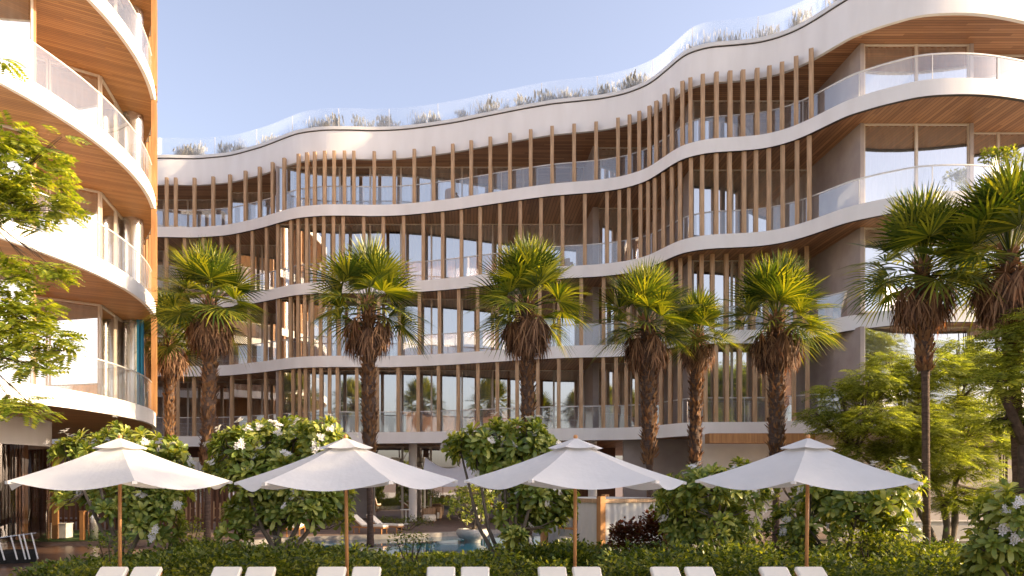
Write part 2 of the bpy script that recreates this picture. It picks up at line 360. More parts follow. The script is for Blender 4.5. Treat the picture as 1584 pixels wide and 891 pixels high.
for k, (cv, lv) in enumerate(zip(curves, LEV)):
    zt = CZ+lv; a, s = slab_solid(cv, zt, zt-TH)
    part(a, 'floor_slab', [M['plaster'], M['plaster'], M['trim_dark']])  # dark underside strip paints in the shadow gap below the fascia
    part(s, 'soffit', M['soffit_y'])
a, s = slab_solid(roofc, CZ+ROOF_T, CZ+ROOF_B)
rf = part(a, 'roof', [M['plaster'], M['plaster'], M['plaster']])
part(s, 'soffit', M['soffit_x'])
# capping lip along the roof edge
def ribbon(curve, off0, off1, z0, z1):
    c0 = offset_curve(curve, off0); c1 = offset_curve(curve, off1); n = len(curve); b = MB()
    b.add([(p.x,p.y,z0) for p in c0]+[(p.x,p.y,z1) for p in c0]+[(p.x,p.y,z1) for p in c1]+[(p.x,p.y,z0) for p in c1], [])
    for i in range(n-1):
        for q in range(4):
            r = (q+1) % 4; b.f.append((q*n+i, r*n+i, r*n+i+1, q*n+i+1)[::-1]); b.mi.append(0)
    return b
part(ribbon(roofc, -0.05, 0.25, CZ+ROOF_T-0.10, CZ+ROOF_T+0.06), 'roof_capping', M['rail'])
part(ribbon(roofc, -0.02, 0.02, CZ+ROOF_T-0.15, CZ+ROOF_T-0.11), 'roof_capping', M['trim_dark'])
def glass_wall(curve, off, z0, z1, step=1):
    c = offset_curve(curve, off)[::step]; n = len(c); b = MB()
    b.add([(p.x,p.y,z0) for p in c]+[(p.x,p.y,z1) for p in c], [(i,i+1,n+i+1,n+i) for i in range(n-1)]); return b
def glass_joints(curve, off, z0, h, sp, parent):
    c = offset_curve(curve, off); acc = 0; b = MB(); b.box((0,0,h/2), (0.022,0.022,h)); me = None
    for i in range(1, len(c)):
        acc += (c[i]-c[i-1]).length
        if acc > sp and -14 < c[i].x < 21:
            acc = 0
            if me is None: o = b.build('glazing_post', M['rail'], parent); me = o.data
            else: o = bpy.data.objects.new('glazing_post', me); COL.objects.link(o); o.parent = parent
            o.location = (c[i].x+BO.x, c[i].y+BO.y, z0)
pg = part(glass_wall(roofc, 0.45, CZ+ROOF_T, CZ+ROOF_T+1.22), 'parapet_glass', M['roofglass'], smooth=True)
glass_joints(roofc, 0.44, CZ+ROOF_T, 1.2, 2.6, pg)
for cv, lv in zip(curves, LEV):
    z = CZ+lv
    g = part(glass_wall(cv, 0.38, z, z+1.04), 'balustrade', M['balu'], smooth=True)
    part(ribbon(cv, 0.355, 0.405, z+1.04, z+1.085), 'handrail', M['rail'], g)
    glass_joints(cv, 0.365, z, 1.04, 2.3, g)
# fins
fin_x = {
 3: [258,272,301,330,356,380,402,422,440,462,475,487,502.5,517,533,547.5,579,610,641,671,700.5,729,758.6,789,821,854,888,922,956,974,989,1005,1015.7,1028.5,1040,1056,1068,1087,1108,1129,1149,1171,1190,1209.6,1231.6,1255],
 2: [257.6,286,315,343,369,391,413,430.5,451,462,475,487,501,516,531,562.6,593,624.5,655,685,714,743,773.5,805,837,870,904.5,939,958,973,991,1003,1013.6,1027,1040,1052.5,1069,1086,1107.6,1128,1150.5,1169,1189,1210.6,1233,1252],
 1: [257,271,299,328,358,386,411,432,450,461.6,472,483,496,510,524.5,555,586,618,649,680,710,739,769,800,835,865,899,933.6,953,972,988,1000,1012,1026,1040,1053,1067,1085,1101.5,1123,1146.5,1164.6,1185,1207.6,1230,1248],
 0: [261,275,300.5,330,359,386,411.6,434.6,454,464,473,486,497,510,522,552,584,616,647,678.5,709,739.6,769.5,800,832,864.4,898.7,933,953,968.7,985,1000,1012,1023,1037,1052,1076,1091,1107,1124,1144,1167,1187,1207.6,1228,1249]}
def fin_mesh(h):
    b = MB(); b.box((0,0,h/2), (0.165,0.18,h)); me = bpy.data.meshes.new('fin'); me.from_pydata(b.v, [], b.f); me.materials.append(M['fin']); me.update(); return me
rest = MB()
for lvl, lst in fin_x.items():
    z0 = CZ+LEV[lvl]
    if lvl == 3: h = ROOF_B+0.30-LEV[3]; off = 0.10
    else: h = LEV[lvl+1]-TH+0.07-LEV[lvl]; off = 0.20
    cv = offset_curve(curves[lvl], off); me = fin_mesh(h-0.004)
    px = np.array([CX+F*p.x/p.y for p in cv]); 
    for i, x in enumerate(lst):
        q = np.interp(x, px, [p.y for p in cv]); X = GX(x, q)
        j = int(np.searchsorted(px, x)); j = min(max(j, 1), len(cv)-1); t = cv[j]-cv[j-1]; rz = math.atan2(t.y, t.x)*0.5
        if lvl == 3 or lvl == 2:
            o = bpy.data.objects.new('fin', me); COL.objects.link(o); o.parent = bld; o.location = (X+BO.x, q+BO.y, z0+0.002+BO.z); o.rotation_euler = (0,0,rz)
        else: rest.box((X, q, z0+0.002+h/2), (0.165,0.18,h-0.004), rz)
part(rest, 'fin', M['fin'], kind='stuff')
# glazed walls behind the balconies: (X0, X1, depth)
segs = [(-30,-13.3,44.3),(-13.3,-9.7,43.2),(-9.7,6.4,39.7),(6.7,10.0,37.4),(10.0,15.1,32.8),(15.2,19.2,28.6),(19.2,24.0,29.3)]
CURT = {}
def curtain_mb(x0, x1, y, z0, z1, rnd, amp=0.05):
    b = MB(); n = max(8, int((x1-x0)/0.045)); ph = rnd.random()*6
    top = []; 
    for i in range(n+1):
        x = x0+(x1-x0)*i/n; d = amp*math.sin(i*1.25+ph+0.6*math.sin(i*0.37+ph))
        b.v.append((x, y+d, z0)); b.v.append((x, y+d*0.8, z1))
    for i in range(n): b.f.append((2*i, 2*i+2, 2*i+3, 2*i+1)); b.mi.append(0)
    return b
rnd = random.Random(5)
for lvl in range(4):
    z0 = CZ+LEV[lvl]; z1 = (CZ+LEV[lvl+1]-TH+0.06) if lvl < 3 else CZ+ROOF_B+0.06
    for si, (xa, xb, D) in enumerate(segs):
        if si == 0: xa = -19
        nb = max(1, round((xb-xa)/1.62)); w = (xb-xa)/nb
        pattern = [rnd.random() for _ in range(nb)]
        for b_ in range(nb):
            x0 = xa+b_*w; x1 = x0+w; fr = MB(); t = 0.045
            fr.box((x0+t/2, D, (z0+z1)/2), (t,0.09,z1-z0-0.004)); fr.box((x1-t/2-0.001, D, (z0+z1)/2), (t,0.09,z1-z0-0.004))
            fr.box(((x0+x1)/2, D, z1-0.03), (w-2*t-0.002,0.088,0.05)); fr.box(((x0+x1)/2, D, z0+0.035), (w-2*t-0.002,0.088,0.06))
            wn = part(fr, 'window', M['frame'])
            pn = MB(); pn.add([(x0+t,D,z0+0.06),(x1-t,D,z0+0.06),(x1-t,D,z1-0.05),(x0+t,D,z1-0.05)], [(0,1,2,3)]); part(pn, 'pane', M['pane'], wn)
            r = pattern[b_]
            if r < 0.74 or si == 5: c0, c1 = x0+0.06, x1-0.06
            elif r < 0.86: c0, c1 = x0+0.06, x0+w*0.5
            elif r < 0.96: c0, c1 = x0+w*0.55, x1-0.06
            else: continue
            part(curtain_mb(c0, c1, D+0.13, z0+0.02, z1-0.04, rnd), 'curtain', M['curtain'], smooth=True)
# walls: party walls, interior back wall
def wall_box(x0, x1, y0, y1, z0, z1, mat, name='wall', parent=bld, **t):
    b = MB(); b.box(((x0+x1)/2, (y0+y1)/2, (z0+z1)/2), (x1-x0, y1-y0, z1-z0)); return part(b, name, mat, parent, **t)
for lvl in range(4):
    z0 = CZ+LEV[lvl]+0.002; z1 = (CZ+LEV[lvl+1]-TH+0.05) if lvl < 3 else CZ+ROOF_B+0.05
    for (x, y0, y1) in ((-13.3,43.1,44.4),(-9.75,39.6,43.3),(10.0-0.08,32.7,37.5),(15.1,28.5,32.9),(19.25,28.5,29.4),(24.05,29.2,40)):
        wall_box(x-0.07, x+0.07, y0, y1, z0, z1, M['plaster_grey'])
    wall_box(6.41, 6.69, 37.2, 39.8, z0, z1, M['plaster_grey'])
    b = MB()
    for (xa, xb, D) in segs: b.box(((xa+xb)/2, D+3.6, (z0+z1)/2), (xb-xa-0.2, 0.12, z1-z0))
    for x, D in ((-15,44.4),(-11.4,43.3),(-4.5,39.8),(1,39.8),(12.6,32.9),(17.2,28.7)): b.box((x, D+1.9, (z0+z1)/2), (0.12, 3.2, z1-z0))
    part(b, 'inner_wall', M['interior'])
# ground floor
G1 = CZ+LEV[0]-TH+0.05
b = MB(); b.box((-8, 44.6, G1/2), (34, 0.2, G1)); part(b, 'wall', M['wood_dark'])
for c_, s_ in (((9.1, 35.5, G1/2), (3.1, 0.25, G1)), ((-6.3,43.4,G1/2),(2.6,0.3,G1)), ((10.75,34.4,G1/2),(0.2,1.9,G1))): b = MB(); b.box(c_, s_); part(b, 'wall', M['plaster_grey'])
for c_, s_ in (((12.2, 31.9, G1/2), (4.2, 0.25, G1)), ((20.0, 31.4, G1/2), (11, 0.25, G1))): b = MB(); b.box(c_, s_); part(b, 'wall', M['cream_wall'])
b = MB(); b.box((12.2, 31.0, G1-0.22), (4.3, 0.6, 0.4)); part(b, 'lintel', M['fin_warm'])
for x, D in ((-12.5,40.5),(-2.65,40),(6.4,37.2),(-17,43)):
    b = MB(); b.lathe([(0.22,0),(0.22,G1)], (x, D, 0), 16); part(b, 'column', M['plaster'], smooth=True)
# glazed bays of the ground floor lobby
for x0 in (-5.0,-3.4,-1.8,-0.2,1.4,3.0,4.6):
    fr = MB(); D = 42.4; x1 = x0+1.6
    for x in (x0+0.03, x1-0.03): fr.box((x, D, G1/2), (0.055,0.09,G1-0.01))
    fr.box(((x0+x1)/2, D, 2.9), (1.48,0.088,0.05)); fr.box(((x0+x1)/2, D, G1-0.04), (1.48,0.088,0.06))
    wn = part(fr, 'window', M['frame']); pn = MB(); pn.add([(x0+.06,D,0.03),(x1-.06,D,0.03),(x1-.06,D,G1-.08),(x0+.06,D,G1-.08)], [(0,1,2,3)]); part(pn, 'pane', M['pane'], wn)
for px, D in ((303,42),(315.5,42),(644,41.5),(656,41.5),(612,41.5),(975,36)):
    c = P(px, 711, D); b = MB(); b.box((c.x, c.y, c.z), (0.34 if px in (303,315.5) else 0.5, 0.06, 0.24)); part(b, 'transom_panel', M['lampcream'])
b = curtain_mb(GX(298,41.8), GX(322,41.8), 41.8, 0.4, 3.2, rnd, 0.04); part(b, 'curtain', M['curtain'])

# ================================================================== ROUND BLOCK (left)
RC = Vector((-23.4, 23.0)); RR = 13.0
rb = empty('round_apartment_block', (RC.x, RC.y, 0), label='sunlit round apartment block with orange timber soffits and curved glass balconies', cat='building')
BOld = BO; BO = Vector((-RC.x, -RC.y, 0))
def circ(r, n=160, a0=-180, a1=180): return [Vector((RC.x+r*math.cos(R(a0+(a1-a0)*i/n)), RC.y+r*math.sin(R(a0+(a1-a0)*i/n)))) for i in range(n+1)]
RLEV = [2.49, 6.44, 10.22, 14.10, 18.0]
for lv in RLEV:
    zt = CZ+lv; zb = zt-0.5; b = MB(); c = circ(RR); n = len(c); ci = circ(RR-0.12)
    b.add([(p.x,p.y,zt) for p in c]+[(p.x,p.y,zb) for p in c]+[(p.x,p.y,zb) for p in ci]+[(RC.x,RC.y,zt)], [])
    for i in range(n-1): b.f.append((n+i,n+i+1,i+1,i)); b.mi.append(0); b.f.append((n+i+1,n+i,2*n+i,2*n+i+1)); b.mi.append(0); b.f.append((i,i+1,3*n)); b.mi.append(0)
    part(b, 'floor_slab', M['plaster'], rb)
    s = MB(); s.add([(p.x,p.y,zb+0.006) for p in ci]+[(RC.x,RC.y,zb+0.006)], [(i+1,i,n) for i in range(n-1)]); part(s, 'soffit', M['soffit_l'], rb)
    if lv < 18:
        c = circ(RR-0.10, 200, -110, 90); g = MB(); n = len(c)
        g.add([(p.x,p.y,zt) for p in c]+[(p.x,p.y,zt+1.03) for p in c], [(i,i+1,n+i+1,n+i) for i in range(n-1)]); go = part(g, 'balustrade', M['balu'], rb, True)
        hr = MB(); hr.tube([(p.x,p.y,zt+1.05) for p in c], 0.022, 6); part(hr, 'handrail', M['rail'], go)
        # curved glazed wall and curtains
        z0, z1 = zt+0.002, CZ+RLEV[RLEV.index(lv)+1]-0.5+0.003
        pts = [(-22,14.5),(-16,17.5),(-11.95,21.0),(-14.6,23.4),(-12.15,25.25),(-13.0,30.5),(-20,33)]
        for i in range(len(pts)-1):
            a = Vector(pts[i]); q = Vector(pts[i+1]); ln = (q-a).length
            solid = i in (2, 4, 5)
            if solid and i != 4:
                w = MB(); mid = (a+q)/2; w.box((mid.x, mid.y, (z0+z1)/2), (ln, 0.12, z1-z0), math.atan2((q-a).y, (q-a).x)); part(w, 'wall', M['fin_warm'], rb); continue
            nb = max(1, round(ln/1.7)); rz = math.atan2((q-a).y, (q-a).x)
            for k in range(nb):
                s0 = a.lerp(q, k/nb); s1 = a.lerp(q, (k+1)/nb); mid = (s0+s1)/2; wd = (s1-s0).length
                fr = MB()
                for e in (s0.lerp(s1, 0.03), s0.lerp(s1, 0.97)): fr.box((e.x, e.y, (z0+z1)/2), (0.06,0.09,z1-z0-0.01), rz)
                fr.box((mid.x, mid.y, z1-0.035), (wd*0.9,0.085,0.06), rz); fr.box((mid.x, mid.y, z0+0.035), (wd*0.9,0.085,0.06), rz)
                wn = part(fr, 'window', M['frame'], rb)
                pn = MB(); pn.add([(s0.x,s0.y,z0+.06),(s1.x,s1.y,z0+.06),(s1.x,s1.y,z1-.06),(s0.x,s0.y,z1-.06)], [(0,1,2,3)]); part(pn, 'pane', M['pane'], wn)
                if i in (0,1,3) and not (i == 3 and k == nb-1 and RLEV.index(lv) in (1, 2) and False):
                    cb = curtain_mb(0, wd-0.1, 0, z0+0.02, z1-0.05, rnd); nrm = Vector((-(q-a).y, (q-a).x)).normalized()
                    cb.v = [(s0.x+math.cos(rz)*(x+0.05)-math.sin(rz)*(y+0.25), s0.y+math.sin(rz)*(x+0.05)+math.cos(rz)*(y+0.25), z) for x, y, z in cb.v]
                    part(cb, 'curtain', M['curtain'], rb, True)
        iw = MB(); iw.lathe([(8.2,z0),(8.2,z1)], (RC.x-1.5,RC.y,0), 48); part(iw, 'inner_wall', M['interior'], rb)
        co = MB(); co.lathe([(0.36,z0),(0.36,z1)], (-12.25,28.0,0), 20); part(co, 'column', M['metal'] if lv != RLEV[0] else M['metal'], rb, True)
        # timber fins along the far side of the balcony
        for an in (17.5, 20, 22.5, 25, 28, 31, 34, 38, 42):
            p = RC+Vector((math.cos(R(an)), math.sin(R(an))))*(RR-0.03)
            f = MB(); f.box((p.x, p.y, (z0+z1)/2), (0.16,0.16,z1-z0), R(an)); part(f, 'fin', M['fin_warm'], rb)
bc = MB(); bc.tube([(-11.7,27.6,CZ+RLEV[0]+0.2),(-11.72,27.62,CZ+RLEV[1]-0.55)], 0.10, 8); 
bc = curtain_mb(-11.86,-11.6,27.4,CZ+RLEV[0]+0.02,CZ+RLEV[1]-0.55,rnd,0.03); part(bc, 'curtain', M['blue'], rb, label='blue curtain beside the metal column')
# ground floor of the round block
gz = CZ+RLEV[0]-0.5
gc = [Vector((-16.5+3.0*math.cos(R(a)), 24.0+3.0*math.sin(R(a)))) for a in range(-80, 71, 5)]
g = MB(); n = len(gc); g.add([(p.x,p.y,0.03) for p in gc]+[(p.x,p.y,gz-0.85) for p in gc], [(i,i+1,n+i+1,n+i) for i in range(n-1)]); part(g, 'lobby_glass', M['lobbyglass'], rb, True)
g = MB(); g.add([(p.x,p.y,gz-0.85) for p in gc]+[(p.x,p.y,gz+0.003) for p in gc], [(i,i+1,n+i+1,n+i) for i in range(n-1)]); part(g, 'lobby_fascia', M['plaster'], rb, True)
sl = MB()
a = Vector((-15.9,27.2)); q = Vector((-17.0,20.0))
for i in range(46):
    p = a.lerp(q, i/45); sl.box((p.x, p.y, gz/2-0.3), (0.09,0.07,gz-0.62), 1.4)
sl.box((-16.7,23.6,gz/2-0.3),(7.3,0.05,gz-0.65),R(81.3)); part(sl, 'slat_screen', M['wood_dark'], rb)
dp = MB(); dp.box((-15.3,27.35,gz/2-0.3), (1.25,0.1,gz-0.65)); part(dp, 'door', M['fin_warm'], rb)
b = MB(); b.lathe([(7.6,0.0),(7.6,gz)], (RC.x-1,RC.y+1,0), 48); part(b, 'inner_wall', M['interior'], rb)
BO = BOld

# slatted garden fence beyond the lawn, under the round block
fn = empty('slatted_fence', (-14, 33, 0), label='dark vertical timber slat fence beyond the lawn strip', cat='fence')
mb = MB()
for i in range(64): mb.box((-6+i*0.21, 0.06*math.sin(i), 1.15), (0.10,0.05,2.3))
mb.build('slats', M['wood_dark'], fn); mb = MB(); mb.box((0.6,0.07,2.0),(13.4,0.05,0.10)); mb.box((0.6,0.07,0.4),(13.4,0.05,0.10)); mb.build('rail', M['wood_dark'], fn)
wv = empty('picket_fence', (GX(286,38), 38, 0), label='short weathered picket fence behind the flowering shrubs', cat='fence')
mb = MB()
for i in range(16): mb.box((-0.6+i*0.17, 0, 0.55), (0.09,0.04,1.1+0.15*math.sin(i*2.1)))
mb.build('pickets', M['fin'], wv); mb = MB(); mb.box((0.7,0.04,0.75),(2.6,0.035,0.07)); mb.box((0.7,0.04,0.3),(2.6,0.035,0.07)); mb.build('rail', M['fin'], wv)
# concrete bench block, bollard and timber pillar
c = P(102, 826, 28.5)
mb = MB(); mb.box((0,0,0.28),(1.2,0.5,0.5)); mb.box((0,0,0.545),(1.24,0.54,0.03)); o = mb.build('bench', M['stone']); o.location = (c.x, 27.6, 0.02); tag(o, 'low pale stone block bench on the lawn strip', 'bench')
mb = MB(); mb.lathe([(0.0,0),(0.17,0),(0.17,0.95),(0.12,1.05),(0.04,1.1),(0.04,1.2),(0,1.22)], (0,0,0), 20); o = mb.build('bollard', M['metal'], smooth=True); o.location = (GX(144,27), 27, 0.02); tag(o, 'shiny metal bollard with a thin finial beside the stone bench', 'bollard')
mb = MB(); mb.box((0,0,0.5),(0.15,0.15,1.0)); mb.box((0,0,1.02),(0.19,0.19,0.04)); o = mb.build('timber_post', M['teak']); o.location = (GX(130,27), 26.9, 0.02); tag(o, 'short orange timber post beside the metal bollard', 'post')
# black rack with slanted pale staves
rk = empty('towel_rack', (GX(18,19.2), 19.2, 0.02), R(28), label='black wicker rack with slanted white staves and a curved rail on the deck', cat='rack')
mb = MB(); pr = []
for i in range(13):
    t = i/12; pr.append((-0.55+1.1*t, 0.10*math.sin(t*3.1), 0))
mb.v = []; 
for zz, wd in ((0.0,0.16),(0.26,0.2),(0.34,0.13)):
    for p in pr: mb.v.append((p[0], p[1]-wd, zz))
    for p in reversed(pr): mb.v.append((p[0], p[1]+wd, zz))
n = 26
for k in range(2):
    for i in range(n): mb.f.append((k*n+i, k*n+(i+1) % n, (k+1)*n+(i+1) % n, (k+1)*n+i)); mb.mi.append(0)
mb.f.append(tuple(2*n+i for i in range(n))); mb.mi.append(0); mb.build('base', M['black'], rk)
mb = MB(); mb.tube([(p[0], p[1]-0.14, 0.62+0.14*i/12) for i, p in enumerate(pr)], 0.018, 6); mb.build('rail', M['metal'], rk)
for i in (1, 3, 6, 8, 9, 11):
    p = pr[i]; mb = MB(); mb.tube([(p[0]-0.02, p[1]-0.15, 0.64+0.14*i/12), (p[0]+0.13, p[1]-0.24, 0.10)], 0.020, 6); mb.build('stave', M['rail'], rk)

# ================================================================== PARASOLS AND LOUNGERS
def make_parasol():
    r = empty('parasol', (0,0,0)); RA = 1.84; n = 14
    mb = MB()
    cors = [Vector((RA*math.cos(R(60*k)), RA*math.sin(R(60*k)), 0)) for k in range(6)]
    apex = Vector((0,0,0.66)); r0 = 0.10
    for k in range(6):
        a, b = cors[k], cors[(k+1) % 6]; base = len(mb.v)
        for i in range(n+1):
            t = i/n; tt = 0.06+0.94*t
            for j in range(n+1):
                s = j/n; e = a.lerp(b, s); p = apex.lerp(e, tt); bul = math.sin(math.pi*s)
                p.z += -0.035*math.sin(math.pi*tt) - 0.115*bul*tt**4 - 0.03*bul*tt
                rad = Vector((e.x, e.y, 0)); p += rad*(-0.035*bul*tt)
                p.z += 0.006*math.sin(9*tt+5*s+k*2)*bul
                mb.v.append(tuple(p))
        for i in range(n):
            for j in range(n):
                q = base+i*(n+1)+j; mb.f.append((q, q+n+1, q+n+2, q+1)); mb.mi.append(0)
    o = mb.build('canopy', M['umbrella'], r); o.location = (0,0,2.10)
    # cap
    mb = MB(); rc = 0.46
    for k in range(6):
        a = Vector((rc*math.cos(R(60*k)), rc*math.sin(R(60*k)), 0.545)); b = Vector((rc*math.cos(R(60*k+60)), rc*math.sin(R(60*k+60)), 0.545)); base = len(mb.v)
        for i in range(5):
            for j in range(7):
                e = a.lerp(b, j/6); p = Vector((0,0,0.715)).lerp(e, i/4); p.z -= 0.022*math.sin(math.pi*j/6)*(i/4)**2; mb.v.append(tuple(p))
        for i in range(4):
            for j in range(6): q = base+i*7+j; mb.f.append((q, q+7, q+8, q+1)); mb.mi.append(0)
    c = mb.build('vent_cap', M['umbrella'], o)
    mb = MB(); mb.tube([(0,0,0.0),(0,0,2.75)], 0.030, 12); mb.build('pole', M['teak'], r, True)
    mb = MB(); mb.lathe([(0.0,0),(0.022,0.0),(0.036,0.022),(0.036,0.045),(0.022,0.065),(0,0.07)], (0,0,2.80), 12); mb.build('finial', M['teak'], r, True)
    mb = MB(); mb.lathe([(0.0,0.0),(0.28,0.0),(0.28,0.07),(0.06,0.10),(0.045,0.35),(0,0.35)], (0,0,0.015), 20); mb.build('base', M['stone'], r, True)
    for k in range(6):
        d = Vector((math.cos(R(60*k)), math.sin(R(60*k)), 0)); mb = MB()
        mb.tube([(0,0,2.69), tuple(d*1.0+Vector((0,0,2.335))), tuple(d*1.80+Vector((0,0,2.055)))], 0.012, 5); mb.tube([tuple(d*0.05+Vector((0,0,2.15))), tuple(d*0.85+Vector((0,0,2.375)))], 0.010, 5); mb.build('rib', M['teak'], r)
        mb = MB(); mb.box(tuple(d*1.80+Vector((0,0,2.075))), (0.10,0.07,0.045), R(60*k)); mb.build('corner_pocket', M['umbrella'], r)
    return r
par0 = make_parasol()
plab = ['white canvas parasol nearest the timber deck, leftmost of the row','white canvas parasol in front of the flowering shrub, second from the deck','white canvas parasol standing before the curtained cabana','white canvas parasol beside the feathery yellow-green tree, rightmost of the row']
for i, px in enumerate((185.5, 537.5, 889, 1247)):
    loc = (GX(px, 12.5), 12.5, 0.012)
    rz = R((0.5,-0.8,1.1,-0.4)[i])
    if i == 0: par0.location = loc; par0.rotation_euler = (0,0,rz); tag(par0, plab[0], 'parasol', 'white parasols in a row')
    else: pc = copy_thing(par0, loc, rz, 1.0, plab[i], 'white parasols in a row'); pc.rotation_euler = (R((0,0.4,-0.5,0.3)[i]), R((0,-0.6,0.35,0.5)[i]), rz)
def rbox(mb, c, size, rx=0, bev=0.03):
    x, y, z = size[0]/2, size[1]/2, size[2]/2; m = Matrix.Rotation(rx, 3, 'X'); vs = []
    for lz, k in ((-z,1),(-z+bev,0),(z-bev,0),(z,1)):
        for sx, sy in ((-1,-1),(1,-1),(1,1),(-1,1)):
            ix, iy = x-(bev if k else 0), y-(bev if k else 0)
            if sx*sy > 0: pp = [(sx*ix, sy*(iy-bev)), (sx*(ix-bev), sy*iy)] 
            else: pp = [(sx*(ix-bev), sy*iy), (sx*ix, sy*(iy-bev))]
            if (sx, sy) == (-1,-1): pp = [(-ix, -iy+bev), (-ix+bev, -iy)]
            if (sx, sy) == (1,-1): pp = [(ix-bev, -iy), (ix, -iy+bev)]
            if (sx, sy) == (1,1): pp = [(ix, iy-bev), (ix-bev, iy)]
            if (sx, sy) == (-1,1): pp = [(-ix+bev, iy), (-ix, iy-bev)]
            for p in pp: vs.append(tuple(m @ Vector((p[0], p[1], lz)) + Vector(c)))
    fs = [tuple(range(8))[::-1], tuple(range(24, 32))]
    for k in range(3):
        for i in range(8): fs.append((k*8+i, k*8+(i+1) % 8, (k+1)*8+(i+1) % 8, (k+1)*8+i))
    mb.add(vs, fs); return mb
def make_lounger(w=0.43):
    """foot end toward -Y, raised back at +Y; origin on the ground under the back's top edge."""
    r = empty('sun_lounger', (0,0,0))
    mb = MB()
    for s in (-1, 1): mb.box((s*(w/2-0.02), -0.90, 0.27), (0.035,1.6,0.05))
    for y in (-1.68,-0.8,-0.12): mb.box((0, y, 0.27), (w-0.075,0.035,0.045))
    mb.build('frame', M['teak'], r)
    for sx in (-1, 1):
        for y in (-1.6,-0.18):
            mb = MB(); mb.box((sx*(w/2-0.02), y, 0.123), (0.04,0.04,0.244)); mb.build('leg', M['teak'], r)
    mb = MB(); rbox(mb, (0,-1.18,0.345), (w,1.06,0.09), 0, 0.02); mb.build('mattress', M['cushion'], r)
    th = math.atan2(0.44, 0.62); cy, cz = -0.335, 0.545
    mb = MB(); rbox(mb, (0,cy,cz), (w,0.78,0.085), th, 0.02); bk = mb.build('backrest', M['cushion'], r)
    mb = MB(); rbox(mb, (0,cy+0.035,cz-0.06), (w-0.03,0.74,0.02), th, 0.004); mb.build('back_frame', M['teak'], r)
    return r
lg0 = make_lounger()
lcx = [(179,0),(231,1),(354,2),(406,3),(515,4),(568.5,5),(682.5,6),(735,7),(853,8),(906,9),(1026,10),(1079,11),(1194,12),(1249,13)]
llab = ['white cushioned lounger just left of the leftmost parasol pole','white cushioned lounger just right of the leftmost parasol pole','first lounger of the pair between the leftmost parasol and its neighbour','second lounger of the pair between the leftmost parasol and its neighbour',
 'white cushioned lounger just left of the second parasol pole','white cushioned lounger just right of the second parasol pole','left lounger of the pair in front of the round stone planter','right lounger of the pair in front of the round stone planter',
 'white cushioned lounger just left of the pole before the cabana','white cushioned lounger just right of the pole before the cabana','left lounger of the pair between the cabana and the rightmost parasol','right lounger of the pair between the cabana and the rightmost parasol',
 'white cushioned lounger just left of the rightmost parasol pole','white cushioned lounger just right of the rightmost parasol pole']
for (px, i) in lcx:
    D = 11.52; loc = (GX(px, D), D, 0.012); rz = R(((i*37) % 7-3)*0.25)
    if i == 0: lg0.location = loc; lg0.rotation_euler = (0,0,rz); tag(lg0, llab[0], 'sun lounger', 'white loungers in the front row')
    else: copy_thing(lg0, loc, rz, 1.0, llab[i], 'white loungers in the front row')
copy_thing(lg0, (GX(546,30.8), 30.8, 0.0), R(62), 0.95, 'white lounger beyond the pool, nearer of two beside the low hedge', 'loungers beyond the pool')
copy_thing(lg0, (GX(570,31.5), 31.5, 0.0), R(62), 0.95, 'white lounger beyond the pool, farther of two beside the low hedge', 'loungers beyond the pool')
copy_thing(lg0, (GX(461,30), 30.3, 0.0), R(5), 1.2, 'white lounger seen alone between the stems of the flowering shrub', 'loungers beyond the pool')

# ================================================================== CABANA, SAIL, SMALL THINGS
cb = empty('curtained_cabana', (3.74, 20.4, 0), label='timber framed cabana hung with grey-white curtains beside the pool', cat='cabana')
ch = 1.62; corners = [Vector((0,0)), Vector((2.05,1.15)), Vector((0.75,3.35)), Vector((-1.3,2.2))]
for i, c in enumerate(corners):
    mb = MB(); mb.box((c.x, c.y, (ch+0.08)/2), (0.17,0.17,ch+0.08), R(29)); mb.build('post', M['teak'], cb)
for i in range(4):
    a, b = corners[i], corners[(i+1) % 4]; mid = (a+b)/2; ln = (b-a).length-0.18; rz = math.atan2((b-a).y, (b-a).x)
    mb = MB(); mb.box((mid.x, mid.y, ch-0.05), (ln,0.09,0.10), rz); mb.build('beam', M['fin'], cb)
mb = MB(); mb.v = [(c.x, c.y, ch+0.012) for c in corners]; mb.f = [(0,1,2,3)]; mb.mi = [0]; mb.build('roof_canvas', M['umbrella'], cb)
def cab_curtain(a, b, s0, s1, z0=0.04):
    ln = (b-a).length; c = curtain_mb(s0*ln, s1*ln, 0, z0, ch-0.1, rnd, 0.016); rz = math.atan2((b-a).y, (b-a).x)
    c.v = [(a.x+math.cos(rz)*x-math.sin(rz)*y, a.y+math.sin(rz)*x+math.cos(rz)*y, z) for x, y, z in c.v]; c.build('curtain', M['umbrella'], cb, True)
cab_curtain(corners[0], corners[1], 0.05, 0.95); cab_curtain(corners[3], corners[0], 0.62, 0.96); cab_curtain(corners[2], corners[3], 0.55, 0.95); cab_curtain(corners[1], corners[2], 0.05, 0.95)
mb = MB(); mb.box((0.3,1.7,0.3),(1.6,1.9,0.35),R(29)); mb.build('daybed', M['cushion'], cb)
mb = MB(); mb.box((-0.35,1.5,0.72),(1.5,0.35,0.05),R(-59)); mb.build('shelf', M['teak'], cb)
